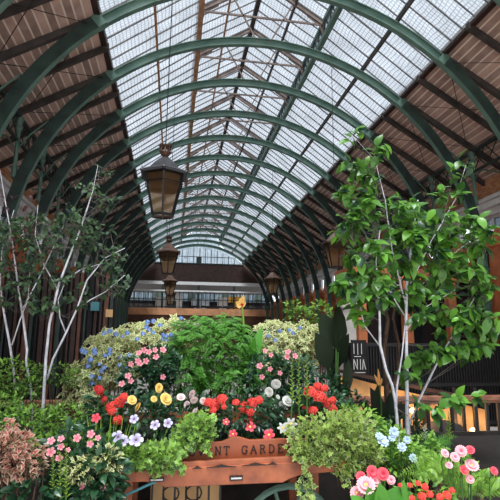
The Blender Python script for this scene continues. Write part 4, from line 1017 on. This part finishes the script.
def fern(label, cu, cv, Y, n, Lpx, bz, m='l_mid', spread=1):
    c = at(cu, cv, Y); root = empty('fern', (c.x, Y, bz), label, 'fern', 'light green ferns')
    mb = MB()
    for i in range(n):
        a = U(-1.3, 1.3)*spread; b0 = Vector((c.x+U(-.06, .06), Y+U(-.05, .05), min(c.z, c.z)))
        L = Lpx*PX(Y)*U(.7, 1.1); d = Vector((math.sin(a), U(-.7, .1), math.cos(a)))
        pts = [b0+d*L*t+Vector((0, 0, -.45*L*t*t)) for t in [j/12 for j in range(13)]]
        mb.tube(pts, .002, 3, .6)
        for j in range(1, 13):
            dd = (pts[j]-pts[j-1]).normalized(); sx = dd.cross(Vector((0, -1, .3))).normalized(); ll = L*.28*(1-j/14)
            for s_ in (-1, 1): mb.leaf(pts[j], dd*.5+sx*s_, Vector((0, -1, .6)), ll, ll*.28, .1, .05, U(.4, 1))
    mb.build('foliage', M[m], root, attr=True)
    s = MB(); s.tube([(c.x, Y, bz), (c.x, Y, c.z+.01)], .02, 6); s.build('crown', M['bark_b'], root)
fern('light green fern left of the right edge daisies', 440, 475, 2.7, 22, 42, .32)
fern('light green fern at the bottom right corner', 480, 492, 2.65, 26, 44, .32)
fern('light green fern under the end of the handrail', 432, 448, 3.4, 12, 30, .56, 'l_fern')
spike('green_spike', 'yellow green spike in front of the black bars at right', 449, 412, 440, 3.5, .56, rp=3.6)
spike('green_spike', 'white flowering spike beside the right trunk', 425, 426, 450, 3.4, .56, 'p_white', rp=3.8)
plant('far_shrub', 'dark low shrub filling the bed under the right handrail', 'shrub', [(400, 432, 26, 16, 4.1, .2), (350, 410, 20, 18, 4.2, .2), (430, 446, 20, 12, 4.0, .2)], 500, .05, 'l_dark', .56, kind='big')

# ------------------------------------------------------------ trees
def tree(name, label, stems, blobs, n, L, m, Y, bz, bark, kind='big', Wr=.6, extra=None, tw=5, droop=.35):
    c = at(stems[0][0][0], stems[0][0][1], Y); root = empty(name, (c.x, Y, bz), label, 'tree')
    segs = []
    for st in stems:
        yo = next((q_[3] for q_ in st if len(q_) > 3), 0)
        pts = [at(q[0], q[1], Y+yo-.012*i) for i, q in enumerate(st)]; rad = [(q[2] if i_ < len(st)-2 else q[2]*.7)*PX(Y)*.29 for i_, q in enumerate(st)]
        if pts[0].z < bz+.5 and len(st) > 3: pts = [Vector((pts[0].x, pts[0].y, bz))]+pts; rad = [rad[0]]+rad
        b = MB(); b.tube(pts, rad, 7); b.build('trunk', M[bark], root, smooth=True)
        for a_, b_ in zip(pts[:-1], pts[1:]): segs += [a_.lerp(b_, t_/5) for t_ in range(5)]
    # twigs reach from the nearest stem point to leaf clusters
    tb = MB(); mb = MB(); tot = sum(b_[2]*b_[3] for b_ in blobs)
    for (u, v, ru, rv, dy, dp) in blobs:
        c0 = at(u, v, Y+dy); k = max(2, int(n*ru*rv/tot)); ncl = max(1, k//6)
        for i in range(ncl):
            d = rdir(); p = c0+Vector((d.x*ru*PX(Y), d.y*dp, d.z*rv*PX(Y)))*U(.2, 1)**.5
            q = min(random.sample(segs, min(len(segs), 60)), key=lambda s_: (s_-p).length+max(0, s_.z-p.z)*1.5)
            mid = (p+q)/2+Vector((0, 0, -.05))+rdir()*.04
            tb.tube([q, mid, p], [.003, .0022, .0012], 4)
            for j in range(6):
                t = U(.55, 1.0); o = mid.lerp(p, t)+rdir()*.025
                dr = (p-mid).normalized()*.35+rdir()*.8+Vector((0, -.25, -.35)); nm = Vector((U(-.5, .5), -.7, 1))
                l = L*U(.6, 1.25); mb.leaf(o, dr, nm, l, l*Wr, droop, .12, min(1, max(0, random.gauss(.5, .27))), True)
    tb.build('branches', M['twig'], root); mb.build('foliage', M[m], root, attr=True, smooth=True)
    return root
rt = tree('broadleaf_tree', 'tall pale stemmed tree with broad bright green leaves at the right', 
     [[(399, 452, 6.5), (397, 420, 6), (395, 400, 5.6), (392, 385, 5.2), (386, 370, 5), (380, 345, 5), (379.5, 315, 4), (378, 290, 3.5), (376, 262, 3), (380, 230, 2)],
      [(408, 452, 7.5, .05), (407.5, 430, 7, .05), (407, 400, 7, .05), (406.5, 360, 6, .05), (406, 320, 5.5, .05), (407, 280, 5, .05), (412, 240, 4, .05), (418, 200, 3, .05)],
      [(396, 408, 4.2), (397, 385, 4), (402, 355, 3.5), (405, 325, 3)],
      [(409, 425, 4, .1), (419, 400, 4, .1), (439, 359, 4, .1), (459, 325, 3.4, .1), (481, 286, 2.6, .1)],
      [(406, 318, 3, .05), (386, 286, 3, .05), (366, 262, 2, .05), (350, 235, 1.6, .05)],
      [(406, 330, 3, 0), (424, 308, 2.6, 0), (455, 290, 2, 0)],
      [(407, 310, 3, 0), (392, 250, 2.6, 0), (385, 200, 2, 0), (375, 160, 1.4, 0), (352, 135, 1, 0)],
      [(407, 290, 3, 0), (432, 240, 2.4, 0), (455, 200, 2, 0), (466, 165, 1.4, 0)],
      [(379, 345, 3, 0), (364, 325, 2.5, 0), (360, 305, 2, 0)],
      [(408, 300, 3, .1), (445, 260, 2, .1), (478, 235, 1.5, .1)]],
     [(378, 150, 11, 12, 0, .15), (350, 133, 8, 7, 0, .08), (353, 160, 10, 10, 0, .1), (368, 175, 18, 12, 0, .2), (348, 186, 12, 12, 0, .15), (365, 205, 26, 16, 0, .25), (350, 222, 18, 16, 0, .2),
      (400, 212, 26, 20, 0, .3), (425, 225, 28, 24, 0, .3), (465, 165, 12, 7, -.1, .1), (447, 195, 12, 12, 0, .1), (460, 218, 24, 14, 0, .25), (482, 235, 18, 18, 0, .25), (445, 255, 32, 26, 0, .3), (400, 250, 30, 26, 0, .3),
      (360, 255, 24, 20, 0, .25), (350, 285, 22, 16, 0, .2), (375, 285, 22, 20, 0, .25), (430, 285, 28, 18, 0, .25), (475, 280, 24, 22, 0, .25), (365, 310, 16, 10, 0, .15), (410, 310, 18, 14, 0, .2), (455, 318, 26, 16, 0, .25),
      (488, 315, 16, 22, 0, .2), (450, 345, 26, 12, 0, .2), (485, 350, 12, 22, 0, .15), (425, 358, 16, 10, 0, .15), (412, 372, 16, 8, 0, .1), (470, 395, 22, 6, -.2, .1), (432, 402, 12, 6, -.2, .1)],
     2100, .108, 'l_tree', 3.7, .54, 'bark_w')
lt = tree('slender_tree', 'multi stemmed tree with pale trunks and small dull leaves at the left',
     [[(42, 425, 5), (44, 390, 5), (46, 357, 4.6), (49.5, 324, 4.2), (59, 284, 3.6), (68, 260, 3.2), (80, 230, 3), (88, 206, 2.4), (93, 190, 1.5), (98, 165, .8)],
      [(33, 425, 4.4, .1), (31, 390, 4.4, .1), (26, 361, 4, .1), (27, 350, 4, .1), (23, 317, 4, .1), (19, 293, 3, .1), (12, 240, 2.4, .1), (5, 200, 2, .1), (0, 170, 1, .1)],
      [(18, 420, 4, .2), (14, 375, 4, .2), (10, 346, 4, .2), (4, 313, 3.6, .2), (0, 285, 3, .2), (2, 250, 2.4, .2), (14, 210, 1.6, .2)],
      [(47, 380, 3.6), (53, 359, 3.4), (66, 333, 3.2), (77, 309, 3), (87, 280, 2.6), (105, 258, 2), (125, 248, 1.2)],
      [(66, 333, 2.4), (60, 318, 2), (58, 300, 2), (64, 285, 1.6)],
      [(58, 290, 2.4), (44, 265, 2), (35, 235, 1.8), (38, 205, 1.2)],
      [(77, 309, 2), (90, 300, 1.8), (105, 292, 1.6), (125, 275, 1.2)],
      [(22, 310, 2.4), (38, 280, 2), (52, 250, 1.8), (64, 225, 1.2)],
      [(12, 345, 2.4), (20, 320, 2), (28, 300, 1.8), (30, 270, 1.5)],
      [(60, 284, 2.2), (80, 270, 1.8), (100, 264, 1.6), (118, 255, 1)]],
     [(106, 168, 8, 8, 0, .1), (88, 188, 14, 8, 0, .15), (110, 200, 14, 8, 0, .1), (75, 220, 24, 14, 0, .25), (40, 228, 26, 16, 0, .25), (10, 228, 18, 18, 0, .2), (95, 235, 20, 14, 0, .2), (60, 245, 26, 18, 0, .25),
      (20, 255, 26, 20, 0, .25), (118, 250, 18, 9, 0, .15), (105, 268, 22, 12, 0, .15), (115, 285, 16, 10, 0, .12), (45, 275, 24, 14, 0, .2), (10, 290, 16, 14, 0, .15), (85, 295, 18, 10, 0, .12), (40, 300, 20, 10, 0, .15)],
     1500, .056, 'l_ltree', 4.15, .56, 'bark_w', Wr=.6, tw=6)
mb = MB()
for (u, v) in [(20+U(-25, 40), 225+U(-30, 50)) for _ in range(90)]:
    p = at(u, v, 4.1+U(-.2, .2)); mb.leaf(p, rdir()+Vector((0, 0, -.3)), Vector((0, -.6, 1)), .05*U(.6, 1.2), .03, .2, .1, R(), True)
mb.build('purple_leaves', M['l_purple'], lt, attr=True, smooth=True)['label'] = 'purple brown leaves'
